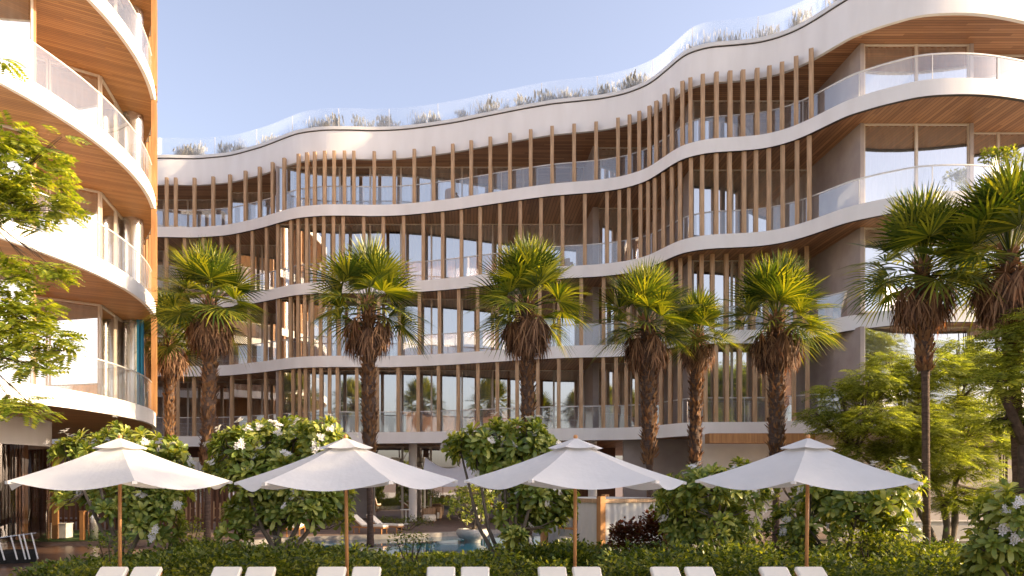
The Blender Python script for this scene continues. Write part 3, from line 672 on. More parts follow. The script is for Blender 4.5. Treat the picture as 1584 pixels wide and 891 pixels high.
# shade sail
sa = empty('shade_sail', (GX(700,37), 37, 0), label='white shade sail with a dipping upper edge stretched before the lobby', cat='sail')
mb = MB(); n = 16; a0, a1 = P(658,711,38.5), P(746,722,36.5); b0, b1 = P(652,757,34.5), P(752,757,33.0)
off = Vector((GX(700,37), 37, 0))
for i in range(n+1):
    for j in range(n+1):
        u, w = i/n, j/n; t = a0.lerp(a1, u); bb = b0.lerp(b1, u); p = t.lerp(bb, w)
        p.z += 0.12+(-0.42*math.sin(math.pi*min(u/0.75,1))+0.62*math.exp(-((u-0.80)/0.13)**2))*(1-w)**1.5 + 0.1*math.sin(math.pi*w)
        mb.v.append(tuple(p-off))
for i in range(n):
    for j in range(n): q = i*(n+1)+j; mb.f.append((q, q+1, q+n+2, q+n+1)); mb.mi.append(0)
mb.build('canvas', M['sail'], sa, True)
for px, D, zt in ((657,38.5,3.35),(747,36.5,3.1)):
    mb = MB(); mb.tube([(GX(px,D)-off.x, D-off.y, 0), (GX(px,D)-off.x, D-off.y, zt)], 0.05, 8); mb.build('post', M['lampcream'], sa)
def armchair(loc, rz, label):
    r = empty('armchair', loc, rz, label=label, cat='armchair'); mb = MB(); n = 20
    for zz, rr in ((0.12,0.36),(0.42,0.40),(0.72,0.38),(0.74,0.34),(0.44,0.33)):
        for i in range(n+1): a = R(-20+220*i/n); mb.v.append((rr*math.cos(a), rr*math.sin(a), zz))
    for k in range(4):
        for i in range(n): q = k*(n+1)+i; mb.f.append((q, q+1, q+n+2, q+n+1)); mb.mi.append(0)
    mb.build('shell', M['fin'], r, True)
    mb = MB(); mb.lathe([(0,0.12),(0.34,0.12),(0.35,0.38),(0.30,0.43),(0,0.43)], (0,0,0), 18); mb.build('seat', M['cushion'], r, True)
    for a in (45,135,225,315):
        mb = MB(); mb.tube([(0.26*math.cos(R(a)),0.26*math.sin(R(a)),0.13),(0.30*math.cos(R(a)),0.30*math.sin(R(a)),0)], 0.02, 5); mb.build('leg', M['teak'], r)
armchair((GX(664,38), 38, 0.01), R(10), 'round brown armchair on the paving, nearer of two below the sail')
armchair((GX(673,40.5), 40.5, 0.01), R(-30), 'round brown armchair on the paving, farther of two below the sail')
for (px, lv, dd, lab) in ((1292,1,1.0,'beige armchair on the second balcony from the ground beside the plaster end wall'),(700,3,0.9,'beige armchair on the top balcony above the palm with a crown in mid block'),(585,1,0.7,'beige armchair on the low balcony right of the second palm trunk'),(880,2,1.6,'beige armchair on the third balcony from the ground behind the fins')):
    cvx = [CX+F*p.x/p.y for p in curves[lv]]; q = float(np.interp(px, cvx, [p.y for p in curves[lv]]))+dd
    armchair((GX(px,q), q, CZ+LEV[lv]+0.005), R(px % 90), lab)
mb = MB(); mb.lathe([(0,0),(0.2,0),(0.2,0.02),(0.03,0.04),(0.03,0.68),(0.28,0.70),(0.28,0.73),(0,0.73)], (0,0,0), 18); o = mb.build('side_table', M['plaster'], smooth=True); o.location = (GX(628,37), 37, 0.01); tag(o, 'small white pedestal table near the grey lobby wall', 'table')

# ================================================================== PLANTS
# ---- leaf templates
kite = np.array([[0,0,0],[0.45,0.22,0.05],[1,0,0],[0.45,-0.22,0.05]]); kitef = np.array([[0,3,2,1]])
def obovate():
    ts = [0,0.3,0.6,0.85,1.0]; ws = [0.03,0.085,0.15,0.15,0.04]; zs = [0,0.06,0.07,0.03,-0.03]; V = []
    for t, w, z in zip(ts, ws, zs): V += [[t,-w,z+0.25*w],[t,0,z],[t,w,z+0.25*w]]
    Fq = []
    for i in range(4):
        for j in range(2): Fq.append([i*3+j, (i+1)*3+j, (i+1)*3+j+1, i*3+j+1])
    return np.array(V), np.array(Fq)
obV, obF = obovate()
def rosette(nl=13):
    n = nl; i = np.arange(n); yaw = i*2.4+U(-.2,.2,n); pitch = np.linspace(0.0, 1.15, n)+U(-.12,.12,n); sc = np.linspace(1.0,0.6,n)*U(.85,1.1,n)
    return scatter(obV, obF, np.zeros((n,3)), rotm(yaw, pitch, U(-.3,.3,n)), sc)
ROS = [rosette(14) for _ in range(4)]
def flower_cluster():
    V5 = np.array([[0,0,0],[0.55,-0.24,0.12],[1,0,0.02],[0.55,0.24,0.12]]); parts = []
    for k in range(7):
        c = np.array([math.cos(k*2.4)*0.9, math.sin(k*2.4)*0.9, 0.4*math.sin(k*1.7)])*(0.35+0.1*k)
        n = 5; parts.append(scatter(V5, kitef, np.repeat(c[None], n, 0), rotm(np.arange(n)*1.2566+k, np.full(n,0.35), np.zeros(n)), np.full(n, 0.62)))
    return join_np(parts)
FLO = flower_cluster(); FLOME = {}
def align_rot(dirs, spin):
    """matrices taking +Z to dirs"""
    d = dirs/np.linalg.norm(dirs, axis=1, keepdims=True); yaw = np.arctan2(d[:,1], d[:,0]); inc = np.arccos(np.clip(d[:,2],-1,1))
    return rotm(yaw, -inc+0*inc, np.zeros_like(yaw)) @ rotm(spin, np.zeros_like(spin), np.zeros_like(spin))
def plumeria(name, loc, w, h, zb, n, label, leaf=0.26, depth=None, group='white flowering frangipani shrubs', seed=0, stems=5, flowers=None, cat='shrub', lobes_px=None):
    global RNG
    RNG = np.random.default_rng(100+seed); rn = random.Random(seed)
    depth = depth or w
    r = empty(name, loc, 0, label=label, cat=cat, group=group)
    # crown made of lobes so that its outline is uneven
    nl = 14; lobes = []
    for i in range(nl):
        a = i*2.4; q = 0.2+0.55*math.sqrt(rn.random())
        lobes.append((math.cos(a)*q*w/2, math.sin(a)*q*depth/2, zb+(h-zb)*(0.15+0.60*rn.random()), min((0.30+0.16*rn.random())*w*0.55, (h-zb)*0.45)))
    if lobes_px:
        lobes = []
        for (x, y, rp_) in lobes_px:
            q = P(x, y, loc[1]+rn.uniform(-.5,.5)); lobes.append((q.x-loc[0], q.y-loc[1], q.z, rp_/F*loc[1]))
        nl = len(lobes); wts = [l[3]**2 for l in lobes]
    P_ = []; D_ = []
    while len(P_) < n:
        cx, cy, cz, rr = (rn.choices(lobes, wts)[0] if lobes_px else lobes[rn.randrange(nl)]); d = RNG.normal(size=3); d /= np.linalg.norm(d)
        q = rr*(0.35+0.65*rn.random()**0.5); p = np.array([cx, cy, cz])+d*q*np.array([1,1,0.85])
        if not lobes_px and (p[2] < zb or p[2] > h or abs(p[0]) > w/2): continue
        P_.append(p); dd = d*0.9+np.array([p[0]/w, p[1]/w, 0.75]); D_.append(dd)
    P_ = np.array(P_); D_ = np.array(D_)
    parts = []
    for k in range(4):
        s = slice(k, None, 4); m = len(P_[s]); parts.append(scatter(ROS[k][0], ROS[k][1], P_[s], align_rot(D_[s], U(0,6.28,m)), U(.65,1.1,m)*leaf))
    V, Fq = join_np(parts); np_obj('crown', V, Fq, M['plumeria'], r)
    nf = flowers if flowers is not None else n//8
    fr = [i for i in range(len(P_)) if P_[i][1] < 0.1*depth]; rn.shuffle(fr); fi = fr[:nf]
    fm = FLOME.get('m')
    rots = align_rot(D_[fi], U(0,6,len(fi)))
    for q, i in enumerate(fi[:95]):
        if fm is None:
            o = np_obj('flower_cluster', FLO[0], FLO[1], M['petal'], r); fm = FLOME['m'] = o.data
        else:
            o = bpy.data.objects.new('flower_cluster', fm); COL.objects.link(o); o.parent = r
        c = P_[i]+D_[i]/np.linalg.norm(D_[i])*leaf*0.72; k = RNG.uniform(.8,1.3)*leaf*0.26
        mt = Matrix([list(row)+[0] for row in (rots[q]*k)]+[[0,0,0,1]]); mt.translation = Vector(c); o.matrix_local = mt
    mb = MB(); ends = []
    for i in range(stems):
        a = i*6.28/stems+0.4; lo = lobes[i % nl]; b0 = Vector((math.cos(a)*0.08, math.sin(a)*0.08, 0)); e = Vector((lo[0], lo[1], lo[2]-0.1)); mid = b0.lerp(e, 0.45)+Vector((0.1*rn.uniform(-1,1), 0.1*rn.uniform(-1,1), -0.08*h))
        k = max(0.6, w/3); mb.tube([b0, b0.lerp(mid, 0.5)+Vector((0.02,0.03,0.05)), mid, mid.lerp(e, 0.55), e], [0.065*k,0.055*k,0.045*k,0.035*k,0.02*k], 6)
        ends += [mid, mid.lerp(e,0.5), e]
    for i in range(0, len(P_), 3):
        p = Vector(P_[i]); q = min(ends, key=lambda c: (c-p).length); mb.tube([q, q.lerp(p,0.5)+Vector((0,0,-0.06)), p], [0.020,0.016,0.012], 4, cap=False)
    mb.build('stem', M['bark'], r, True)
    return r
# x0,x1,ytop,ybottom in photo px, at depth D
def plum_px(x0, x1, yt, yb, D, n, label, seed, **kw):
    n = int(n*1.45); yb += 12; kw['leaf'] = kw.get('leaf', 0.26)*1.42
    c = GX((x0+x1)/2, D); w = (x1-x0)/F*D; zt = CZ+(HY-yt)/F*D; zb = CZ+(HY-yb)/F*D
    return plumeria('frangipani_shrub', (c, D, 0.01), w, zt, max(zb, 0.25), n, label, seed=seed, **kw)
plum_px(82,292,664,815,18.5,210,'frangipani shrub with white flowers behind the leftmost parasol', 1, leaf=0.25, lobes_px=[(105,700,20),(140,690,24),(180,682,26),(222,690,26),(262,700,24),(275,715,18),(115,755,26),(150,765,22),(160,790,12),(205,765,30),(240,780,36),(270,770,26),(215,800,24),(255,815,26),(100,778,12)])
plum_px(318,542,648,818,18.0,300,'tall lit frangipani shrub between the two parasols nearest the deck', 2, leaf=0.27, lobes_px=[(360,690,32),(410,680,36),(455,675,34),(500,680,34),(525,700,22),(345,730,24),(385,740,36),(430,730,40),(480,740,40),(385,790,30),(360,820,22),(430,790,34),(480,790,34),(515,770,28),(525,800,16)])
plum_px(690,868,648,842,17.6,300,'tall frangipani shrub with white flowers between the second parasol and the cabana', 3, leaf=0.25, lobes_px=[(775,685,36),(735,690,28),(712,690,18),(812,678,34),(845,690,20),(760,715,30),(805,715,34),(790,745,20),(830,750,36),(862,765,28),(815,785,32),(845,800,26),(785,795,20),(798,832,15),(870,790,16)])
plum_px(1010,1172,694,832,17.5,200,'frangipani shrub between the cabana and the rightmost parasol', 4, leaf=0.23)
plum_px(1200,1412,716,840,18.5,220,'wide frangipani shrub behind the rightmost parasol pole', 5, leaf=0.25)
plum_px(1500,1640,745,885,13.0,150,'large leaved frangipani shrub in the near corner beside the dark tree trunk', 6, leaf=0.24)
# potted frangipani in its stone bowl standing in the pool
pot = empty('stone_planter', (GX(731,27.5), 27.5, -0.12), label='wide round stone planter bowl standing in the pool', cat='planter')
mb = MB(); mb.lathe([(0,-0.2),(0.28,-0.2),(0.30,0.12),(0.50,0.18),(0.60,0.32),(0.60,0.42),(0.52,0.50),(0.46,0.50),(0.46,0.44),(0,0.42)], (0,0,0), 32); mb.build('bowl', M['stone'], pot, True)
mb = MB(); mb.lathe([(0,0.455),(0.45,0.455)], (0,0,0), 24); mb.build('soil', M['soil'], pot)
plumeria('frangipani_shrub', (GX(731,27.5), 27.5, 0.30), 2.1, 1.85, 0.35, 130, 'small frangipani growing in the round stone planter', leaf=0.19, seed=8, stems=4)
# ---- fan palms
def fan(parts, c, axis, side, up, rad, nseg, spread, droop, wid, rn, cup=0.25):
    """a fan leaf: c hub, axis outward direction, side & up complete the frame"""
    for i in range(nseg):
        a = -spread+2*spread*i/(nseg-1); ln = rad*(1-0.22*(abs(a)/spread)**2)*rn.uniform(0.93,1.05)
        d = (axis*math.cos(a)+side*math.sin(a)+up*cup*abs(math.sin(a))).normalized()
        nrm = (up-d*up.dot(d)).normalized(); t = d.cross(nrm).normalized(); V = []
        for j, (q, w) in enumerate(((0.06,0.25),(0.40,1.0),(0.72,0.75),(1.0,0.06))):
            p = c+d*ln*q+Vector((0,0,-droop*ln*q*q*q)); k = wid*w
            V += [tuple(p-t*k), tuple(p+t*k)]
        parts.append(V)
def palm_parts(seed, nfr=42, rad=1.20, pet=1.06):
    rn = random.Random(seed); green = []; pets = MB(); dead = []; dpets = MB()
    nfr = {20:46, 21:40, 22:50, 23:43, 24:46}.get(seed, nfr); nd = {20:46, 21:34, 22:52, 23:40, 24:30}.get(seed, 46)
    for i in range(nfr):
        if rn.random() < 0.06: continue
        az = i*2.39996+rn.uniform(-.45,.45); t = i/(nfr-1)
        el = R(86-96*t**1.25)+rn.uniform(-.12,.12)
        d = Vector((math.cos(az)*math.cos(el), math.sin(az)*math.cos(el), math.sin(el)))
        pl = pet*rn.uniform(0.8,1.1)*(1.1-0.20*abs(t-0.5)); h = Vector((0,0,-0.30*t)); 
        mid = h+d*pl*0.55; tip = h+d*pl+Vector((0,0,-0.05-0.08*t))
        pets.tube([h, mid, tip], [0.022,0.016,0.012], 4, cap=False)
        ax = (tip-mid).normalized()
        side = ax.cross(Vector((0,0,1))); side = side.normalized() if side.length > 0.15 else Vector((math.sin(az), -math.cos(az), 0))
        up = side.cross(ax).normalized(); ax2 = (ax - Vector((0,0,0.02+0.22*t))).normalized() if el < 1.1 else ax
        up = (up - ax2*up.dot(ax2)).normalized()
        roll = rn.uniform(-.5,.5); up, side = up*math.cos(roll)+side*math.sin(roll), side*math.cos(roll)-up*math.sin(roll)
        fan(green, tip, ax2, side, up, rad*rn.uniform(0.9,1.1), 26, R(112), 0.04+0.24*t*t, 0.030, rn)
    for i in range(nd):
        az = i*2.39996+rn.uniform(-.3,.3); t = i/(nd-1); out = 0.64-0.24*t+0.12*rn.random(); h = Vector((0,0,-0.35-0.60*t))
        tip = h+Vector((math.cos(az)*out, math.sin(az)*out, -0.15-0.15*rn.random()))
        dpets.tube([h, h+Vector((math.cos(az)*out*0.7, math.sin(az)*out*0.7, 0.0)), tip], [0.02,0.016,0.012], 4, cap=False)
        ax = Vector((math.cos(az)*0.12, math.sin(az)*0.12, -1)).normalized(); side = Vector((-math.sin(az), math.cos(az), 0)); up = side.cross(ax).normalized()*1
        nn = 17
        for q in range(nn):
            a = R(-58+116*q/(nn-1)); ln = rn.uniform(0.42,0.84); dd = (ax*math.cos(a*0.75)+side*math.sin(a*0.75)+up*rn.uniform(-.55,.25)).normalized(); tt = dd.cross(up).normalized(); V = []
            for qq, w in ((0.04,0.4),(0.4,1.0),(0.75,0.7),(1.0,0.1)):
                p = tip+dd*ln*qq; p = Vector((p.x*(1-0.22*qq*qq), p.y*(1-0.22*qq*qq), p.z-0.12*qq*qq)); V += [tuple(p-tt*0.021*w), tuple(p+tt*0.021*w)]
            dead.append(V)
    def arr(strips):
        V = np.array(strips); n = len(V); base = np.array([[0,1,3,2],[2,3,5,4],[4,5,7,6]]); Fq = base[None]+(np.arange(n)*8)[:,None,None]; return V.reshape(-1,3), Fq.reshape(-1,4)
    return arr(green), pets, arr(dead), dpets
def palm_mesh_objs(seed, root):
    (gv, gf), pets, (dv, df), dpets = palm_parts(seed)
    o1 = np_obj('crown', gv, gf, M['palm_leaf'], root); p1 = pets.build('leaf_stalks', M['palm_leaf'], o1)
    o2 = np_obj('dead_leaf_skirt', dv, df, M['palm_dead'], root); p2 = dpets.build('leaf_stalks', M['palm_dead'], o2)
    return o1, o2
PALM = {}
def palm(px, D, heart_y, scale, label, variant, upper_r, split_z=2.9, lean=0.0, rz=0.0, low_r=0.10, px_base=None):
    hz = CZ+(HY-heart_y)/F*D; x = GX(px, D); xb = GX(px_base, D) if px_base else x
    r = empty('fan_palm', (xb, D, 0.01), 0, label=label, cat='palm tree', group='fan palms before the curved block')
    dx = x-xb; rn = random.Random(int(px)); mb = MB(); pts = []; rad = []
    n = 46
    for i in range(n):
        t = i/(n-1); z = hz*t
        rr = low_r*(1.25-0.25*min(1, z/0.6)) if z < split_z-0.4 else low_r+(upper_r-low_r)*min(1, (z-split_z+0.4)/0.7)
        if z > hz-1.2: rr *= 0.9
        rr *= 1+0.05*(i % 2); pts.append((dx*t**1.3, 0.03*math.sin(t*5+px), z)); rad.append(rr)
    mb.tube(pts, rad, 12); mb.build('trunk', M['palm_trunk'], r, True)
    # old leaf bases wrapped round the upper trunk
    m = int((hz-split_z)*150); zz = U(split_z-0.3, hz+0.05, m); yaw = U(0,6.28,m); t = zz/hz
    base = np.stack([dx*t**1.3+np.cos(yaw)*upper_r*0.85, 0.03*np.sin(t*5+px)+np.sin(yaw)*upper_r*0.85, zz], -1)
    V, Fq = scatter(np.array([[0,-0.05,0],[0.16,-0.03,0.01],[0.22,0.0,0.02],[0.0,0.05,0]]), np.array([[0,1,2,3]]), base, rotm(yaw, U(0.7,1.3,m), U(-.5,.5,m)), U(.7,1.3,m))
    np_obj('leaf_bases', V, Fq, M['palm_fibre'], r)
    if variant in PALM:
        for src in PALM[variant]:
            o = src.copy(); COL.objects.link(o); o.parent = r; o.location = (dx, 0, hz); o.rotation_euler = (0,0,rz); o.scale = (scale,)*3
            for g in src.children: d = g.copy(); COL.objects.link(d); d.parent = o
    else:
        a = palm_mesh_objs(20+variant, r)
        for o in a: o.location = (dx, 0, hz); o.rotation_euler = (0,0,rz); o.scale = (scale,)*3
        PALM[variant] = a
    return r
palm(325,24,468,0.95,'tall fan palm beside the corner of the round block, bigger of the two there',0,0.21, px_base=321)
palm(569,24,470,1.00,'fan palm directly behind the second parasol',1,0.20, rz=1.0, px_base=573)
palm(815,24,468,1.00,'fan palm at the middle of the block, above the tall shrub beside the cabana',2,0.20, rz=2.0, px_base=818)
palm(1000,23,498,0.88,'fan palm close to its thinner neighbour, behind the cabana',3,0.20, rz=2.5, px_base=1007)
palm(1079,26,517,0.72,'short thin fan palm squeezed between two bigger crowns',4,0.18, rz=4.0, px_base=1073)
palm(1201,23,492,0.92,'fan palm just left of the rightmost parasol top',2,0.22, rz=5.0)
palm(262,29,520,0.92,'small fan palm half hidden behind the corner of the round block',1,0.17, rz=2.2)
palm(1427,18,412,0.88,'near fan palm with a slim bare trunk in front of the feathery tree',3,0.155, split_z=5.0, rz=4.0, low_r=0.082, px_base=1435)
palm(1562,17,388,0.97,'near fan palm cut by the edge of the view, largest crown',2,0.17, split_z=5.0, rz=1.3, low_r=0.12, px_base=1578)
# ---- leafy trees
def spray_template(npair=9, lf=0.13, w=0.045):
    parts = []
    for i in range(npair):
        t = (i+1)/npair
        for s in (-1, 1):
            k = lf*(1.1-0.5*abs(t-0.45)); parts.append(scatter(kite*np.array([1,w/lf*2.2,1]), kitef, np.array([[t, 0.0, 0.12*t-0.22*t*t]]), rotm(np.array([s*1.15]), np.array([-0.10]), np.array([s*0.2])), np.array([k*2.2])))
    return join_np(parts)
def leafy_tree(name, loc, lobes, nper, spray_len, mat, bark, trunk, label, cat, seed, spray, group=None, limb_r=0.05):
    """lobes: (x,y,z,rx,rz) relative to loc; trunk: list of (points, radii)."""
    global RNG
    RNG = np.random.default_rng(seed); rn = random.Random(seed); r = empty(name, loc, 0, label=label, cat=cat, group=group)
    pos = []; d = []
    for (x, y, z, rx, rz) in lobes:
        n = int(nper*rx*rx*1.0); q = RNG.normal(size=(n,3)); q /= np.linalg.norm(q,axis=1,keepdims=True); rr = RNG.uniform(0.15,1,n)**0.45
        p = q*rr[:,None]*np.array([rx,rx,rz])+np.array([x,y,z]); pos.append(p); d.append(q)
    pos = np.concatenate(pos); d = np.concatenate(d); n = len(pos)
    yaw = np.arctan2(d[:,1], d[:,0])+U(-.9,.9,n)
    V, Fq = scatter(spray[0], spray[1], pos, rotm(yaw, U(-.5,.35,n), U(-.5,.5,n)), U(.7,1.2,n)*spray_len)
    np_obj('crown', V, Fq, mat, r)
    mb = MB()
    for pts, rad in trunk: mb.tube(pts, rad, 8)
    ends = [Vector(p) for pts, _ in trunk for p in pts[len(pts)//2:]]
    for (x, y, z, rx, rz) in lobes:
        c = Vector((x, y, z)); e = min(ends, key=lambda k: (k-c).length); mid = e.lerp(c, 0.5)+Vector((0,0,-0.1*rx)); mb.tube([e, mid, c], [limb_r, limb_r*0.6, limb_r*0.35], 5, cap=False)
        for _ in range(7):
            dd = Vector((rn.uniform(-1,1)*rx, rn.uniform(-1,1)*rx, rn.uniform(-.8,.8)*rz))*0.8; mb.tube([mid, mid.lerp(c+dd, 0.5)+Vector((0,0,0.03)), c+dd], [limb_r*0.35, limb_r*0.22, limb_r*0.12], 4, cap=False)
    mb.build('trunk', bark, r, True); return r
SPR_F = spray_template(7, 0.13, 0.05); SPR_B = spray_template(7, 0.16, 0.075)
def lobe_px(x, y, D, rpx, flat=0.6, base=(0,0,0)):
    p = P(x, y, D); k = rpx/F*D; return (p.x-base[0], p.y-base[1], p.z-base[2], k, k*flat)
D1 = 21.0; b1 = (GX(1462,D1+1), D1+1, 0.01)
lob = [lobe_px(x, y, D1+dy, rp, 0.55, b1) for (x, y, dy, rp) in [(1300,610,0.3,34),(1345,590,-0.4,40),(1392,600,0.6,45),(1440,575,0,50),(1300,655,0.8,42),(1350,650,-0.6,46),(1405,650,0.2,50),(1460,640,0.9,50),(1500,570,0.4,44),(1520,620,1.2,40),(1262,640,0.4,22),(1390,700,0.5,42),(1450,700,-0.4,44),(1330,695,0.9,36),(1490,720,0.6,44),(1420,745,0.9,34),(1500,770,1.0,36),(1540,690,1.0,36),(1555,760,1.2,34),(1480,540,1.2,30),(1535,560,.4,36),(1375,560,.2,26),(1420,670,-.5,44),(1500,660,-.3,40),(1475,780,.6,30)]]
leafy_tree('feathery_tree', b1, lob, 620, 0.36, M['feather'], M['bark'],
  [([(0,0,0),(0.08,0.02,0.8),(-0.1,0,1.6),(-0.6,0,2.6),(-1.2,-0.1,3.6)],[0.13,0.10,0.08,0.06,0.03]), ([(0.1,0,0),(0.35,0.1,0.9),(0.3,0,2.0),(0.5,0,3.2),(0.4,0,4.4)],[0.12,0.10,0.07,0.05,0.03]), ([(-0.15,0,0),(-0.45,0,0.7),(-0.9,0.1,1.5),(-1.8,0.1,2.3),(-2.6,0,3.0)],[0.09,0.08,0.06,0.05,0.03])],
  'feathery yellow-green tree with several slender stems behind the rightmost parasol', 'tree', 31, SPR_F)
D2 = 16.2; b2 = (GX(1600,D2), D2, 0.01)
lob = [lobe_px(x, y, D2+dy, rp, 0.6, b2) for (x, y, dy, rp) in [(1560,520,0.3,34),(1600,560,0,60),(1550,590,-.5,34),(1640,500,0,70),(1590,640,0.4,40),(1680,600,0,80),(1545,655,.5,22)]]
leafy_tree('broad_tree', b2, lob, 520, 0.38, M['feather'], M['bark_dark'], [([(0,0,0),(-0.1,0,1.6),(-0.15,0,2.8),(0.1,0,4.2),(0.3,0,5.6)],[0.26,0.22,0.18,0.13,0.06]), ([(-0.12,0,2.7),(-0.5,0,3.6),(-0.9,0,4.4)],[0.12,0.09,0.05])],
  'dark trunked tree with yellow-green leaves at the right edge of the view', 'tree', 33, SPR_F, limb_r=0.06)
# unseen tall trees added beyond the right edge to shade the parasols
for i, (x, y, h, w) in enumerate([(17.5,10.4,10.0,5.2),(22.5,8.6,11.5,5.6)]):
    lob = [(w*0.55*math.cos(k*2.4), w*0.55*math.sin(k*2.4), h*(0.60+0.09*(k % 4)), w*0.40, w*0.30) for k in range(12)]
    leafy_tree('broad_tree', (x, y, 0), lob, 230, 0.60, M['feather'], M['bark_dark'], [([(0,0,0),(0.05,0,h*0.3),(0,0,h*0.62)],[0.22,0.17,0.10])],
      ['tree beyond the right edge of the view beside the parasol row','tree beyond the right edge of the view nearest the terrace'][i], 'tree', 60+i, SPR_F, limb_r=0.07)
# near branches at the left edge
D3 = 8.6; b3 = (GX(-190,D3), D3, 0.01)
lob = [lobe_px(x, y, D3+dy, rp, 0.75, b3) for (x, y, dy, rp) in [(20,215,0,30),(62,245,.1,30),(25,270,-.1,36),(65,300,0,34),(98,325,0.1,16),(15,330,.1,24),(96,212,0,9),(55,345,0,16),(2,90,0,11),(20,435,0,32),(62,420,.1,26),(88,418,0,14),(25,490,0,38),(60,480,.1,22),(72,520,-.1,26),(25,550,.1,32),(100,542,0,16),(55,565,0,18),(22,625,0,22),(55,632,0,18),(5,400,0,18),(-40,300,0,60),(-50,500,0,70),(-60,620,0,40)]]
leafy_tree('pinnate_tree', b3, lob, 950, 0.24, M['branchleaf'], M['bark_dark'], [([(0,0,0),(0.05,0,2.0),(0.1,0,3.2),(0.3,0,4.5),(0.2,0,5.8)],[0.16,0.13,0.11,0.08,0.04]),([(0.08,0,2.6),(0.6,0,3.2),(1.1,0,3.6)],[0.06,0.04,0.02]),([(0.15,0,3.6),(0.7,0,4.4),(1.15,0,5.2)],[0.06,0.04,0.02])],
  'bright green tree with small paired leaflets reaching in at the left edge', 'tree', 35, SPR_B, limb_r=0.010)
# ---- hedges and bushes
def bush(name, loc, lobes, dens, leaf, mat, label, cat, seed, group=None, kind=None, single=False):
    global RNG
    RNG = np.random.default_rng(seed); pos = []; nr = []
    for (x, y, z, rx, ry, rz) in lobes:
        n = int(dens*(rx*ry+rx*rz+ry*rz)*2); q = RNG.normal(size=(n,3)); q /= np.linalg.norm(q,axis=1,keepdims=True); q[:,2] = np.where(q[:,2] < -0.35, -q[:,2], q[:,2])
        # uneven surface
        w = 1+0.10*np.sin(q[:,0]*6+x*3)+0.10*np.sin(q[:,1]*7+y*5)+0.06*np.sin(q[:,0]*17+q[:,2]*13)
        rr = RNG.uniform(0.0,1,n)**0.30*w; pos.append(q*rr[:,None]*np.array([rx,ry,rz])+np.array([x,y,z])); nr.append(q)
    pos = np.concatenate(pos); nr = np.concatenate(nr); keep = pos[:,2] > 0.02; pos = pos[keep]; nr = nr[keep]; n = len(pos)
    V, Fq = scatter(kite*np.array([1,1.3,1]), kitef, pos, rotm(np.arctan2(nr[:,1], nr[:,0])+U(-1.2,1.2,n), np.arcsin(np.clip(nr[:,2],-1,1))*0.5+U(-.6,.6,n), U(-.8,.8,n)), U(.6,1.25,n)*leaf)
    if single:
        o = np_obj(name, V, Fq, mat); o.location = loc; return tag(o, label, cat, group, kind)
    r = empty(name, loc, 0, label=label, cat=cat, group=group)
    np_obj('foliage', V, Fq, mat, r)
    mb = MB(); 
    for i, (x, y, z, rx, ry, rz) in enumerate(lobes): mb.tube([(0.05*i,0,0),(x*0.5,y*0.5,z*0.6),(x,y,z+rz*0.5)], [0.025,0.018,0.008], 5)
    mb.build('stem', M['bark_dark'], r); return r
# continuous ground cover over the bed
rn = random.Random(3); lobes = []
for i in range(330):
    y = rn.uniform(13.7, 20.4); x = rn.uniform(-8.6, 17.0)
    if x < -7.4 and y < 14.5: continue
    qx = CX+F*x/y; lim = np.interp(qx, [150,240,300,420,560,580,700,770,800,1500], [856,842,822,832,836,852,853,840,826,828])
    h = CZ-(lim-HY)/F*y-rn.uniform(0.0,0.22)+0.06*math.sin(x*1.3); h = max(0.16, (h-0.05)*0.80)*rn.choice((0.7,0.9,1.0,1.12))
    lobes.append((x, y, 0.05, rn.uniform(0.5,0.85), rn.uniform(0.45,0.7), h))
for i in range(26): lobes.append((12+rn.uniform(0,9), rn.uniform(14,19), 0.05, 0.7, 0.6, rn.uniform(0.35,0.6)))
bush('ground_cover', (0,0,0), lobes, 170, 0.115, M['hedge'], None, None, 41, kind='stuff', single=True)
# front row with sunlight painted into brighter leaf colours, counted as one mass too
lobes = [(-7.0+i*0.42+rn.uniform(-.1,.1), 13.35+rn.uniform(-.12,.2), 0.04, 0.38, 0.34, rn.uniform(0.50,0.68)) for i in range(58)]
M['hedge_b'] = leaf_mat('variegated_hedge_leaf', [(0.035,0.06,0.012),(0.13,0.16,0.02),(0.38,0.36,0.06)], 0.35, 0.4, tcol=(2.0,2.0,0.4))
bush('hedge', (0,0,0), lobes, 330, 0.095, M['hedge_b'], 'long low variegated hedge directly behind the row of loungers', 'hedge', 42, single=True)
def bush_px(x0, x1, yt, yb, D, mat, label, seed, dens=260, leaf=0.075, nl=4, name='bush', cat='bush', group=None):
    c = GX((x0+x1)/2, D); w = (x1-x0)/F*D; zt = CZ+(HY-yt)/F*D; zb = max(0.0, CZ+(HY-yb)/F*D); rr = random.Random(seed)
    lb = [(w*(-0.5+(i+0.5)/nl)*0.8, rr.uniform(-.15,.15)*w, zb+(zt-zb)*0.42, w/nl*0.85, w/nl*0.85, (zt-zb)*rr.uniform(0.45,0.58)) for i in range(nl)]
    return bush(name, (c, D, 0.01), lb, dens, leaf, mat, label, cat, seed, group)
bush_px(600,668,818,868,17.5,M['hedge'],'dark green rounded bush between the second parasol pole and the pool', 51)
bush_px(945,1000,803,868,18.6,M['redleaf'],'red-brown leaved bush in front of the cabana curtain', 52, dens=700, leaf=0.12)
bush_px(996,1032,790,868,18.9,M['redleaf'],'taller dark red-brown bush at the cabana corner', 53, dens=700, leaf=0.12, nl=2)
bush_px(262,318,798,860,19.5,M['feather'],'yellow-green bush behind the ground cover left of the frangipani stems', 54)
bush_px(1060,1200,795,860,19.0,M['hedge'],'broad dark bush under the frangipani between the cabana and last parasol', 55, nl=6)
bush_px(1290,1400,815,870,17.0,M['hedge_b'],'yellowish bush below the wide frangipani behind the last parasol', 56, nl=5)
bush_px(144,200,820,880,15.3,M['hedge'],'round green bush at the edge of the timber deck', 57, nl=3, dens=300)
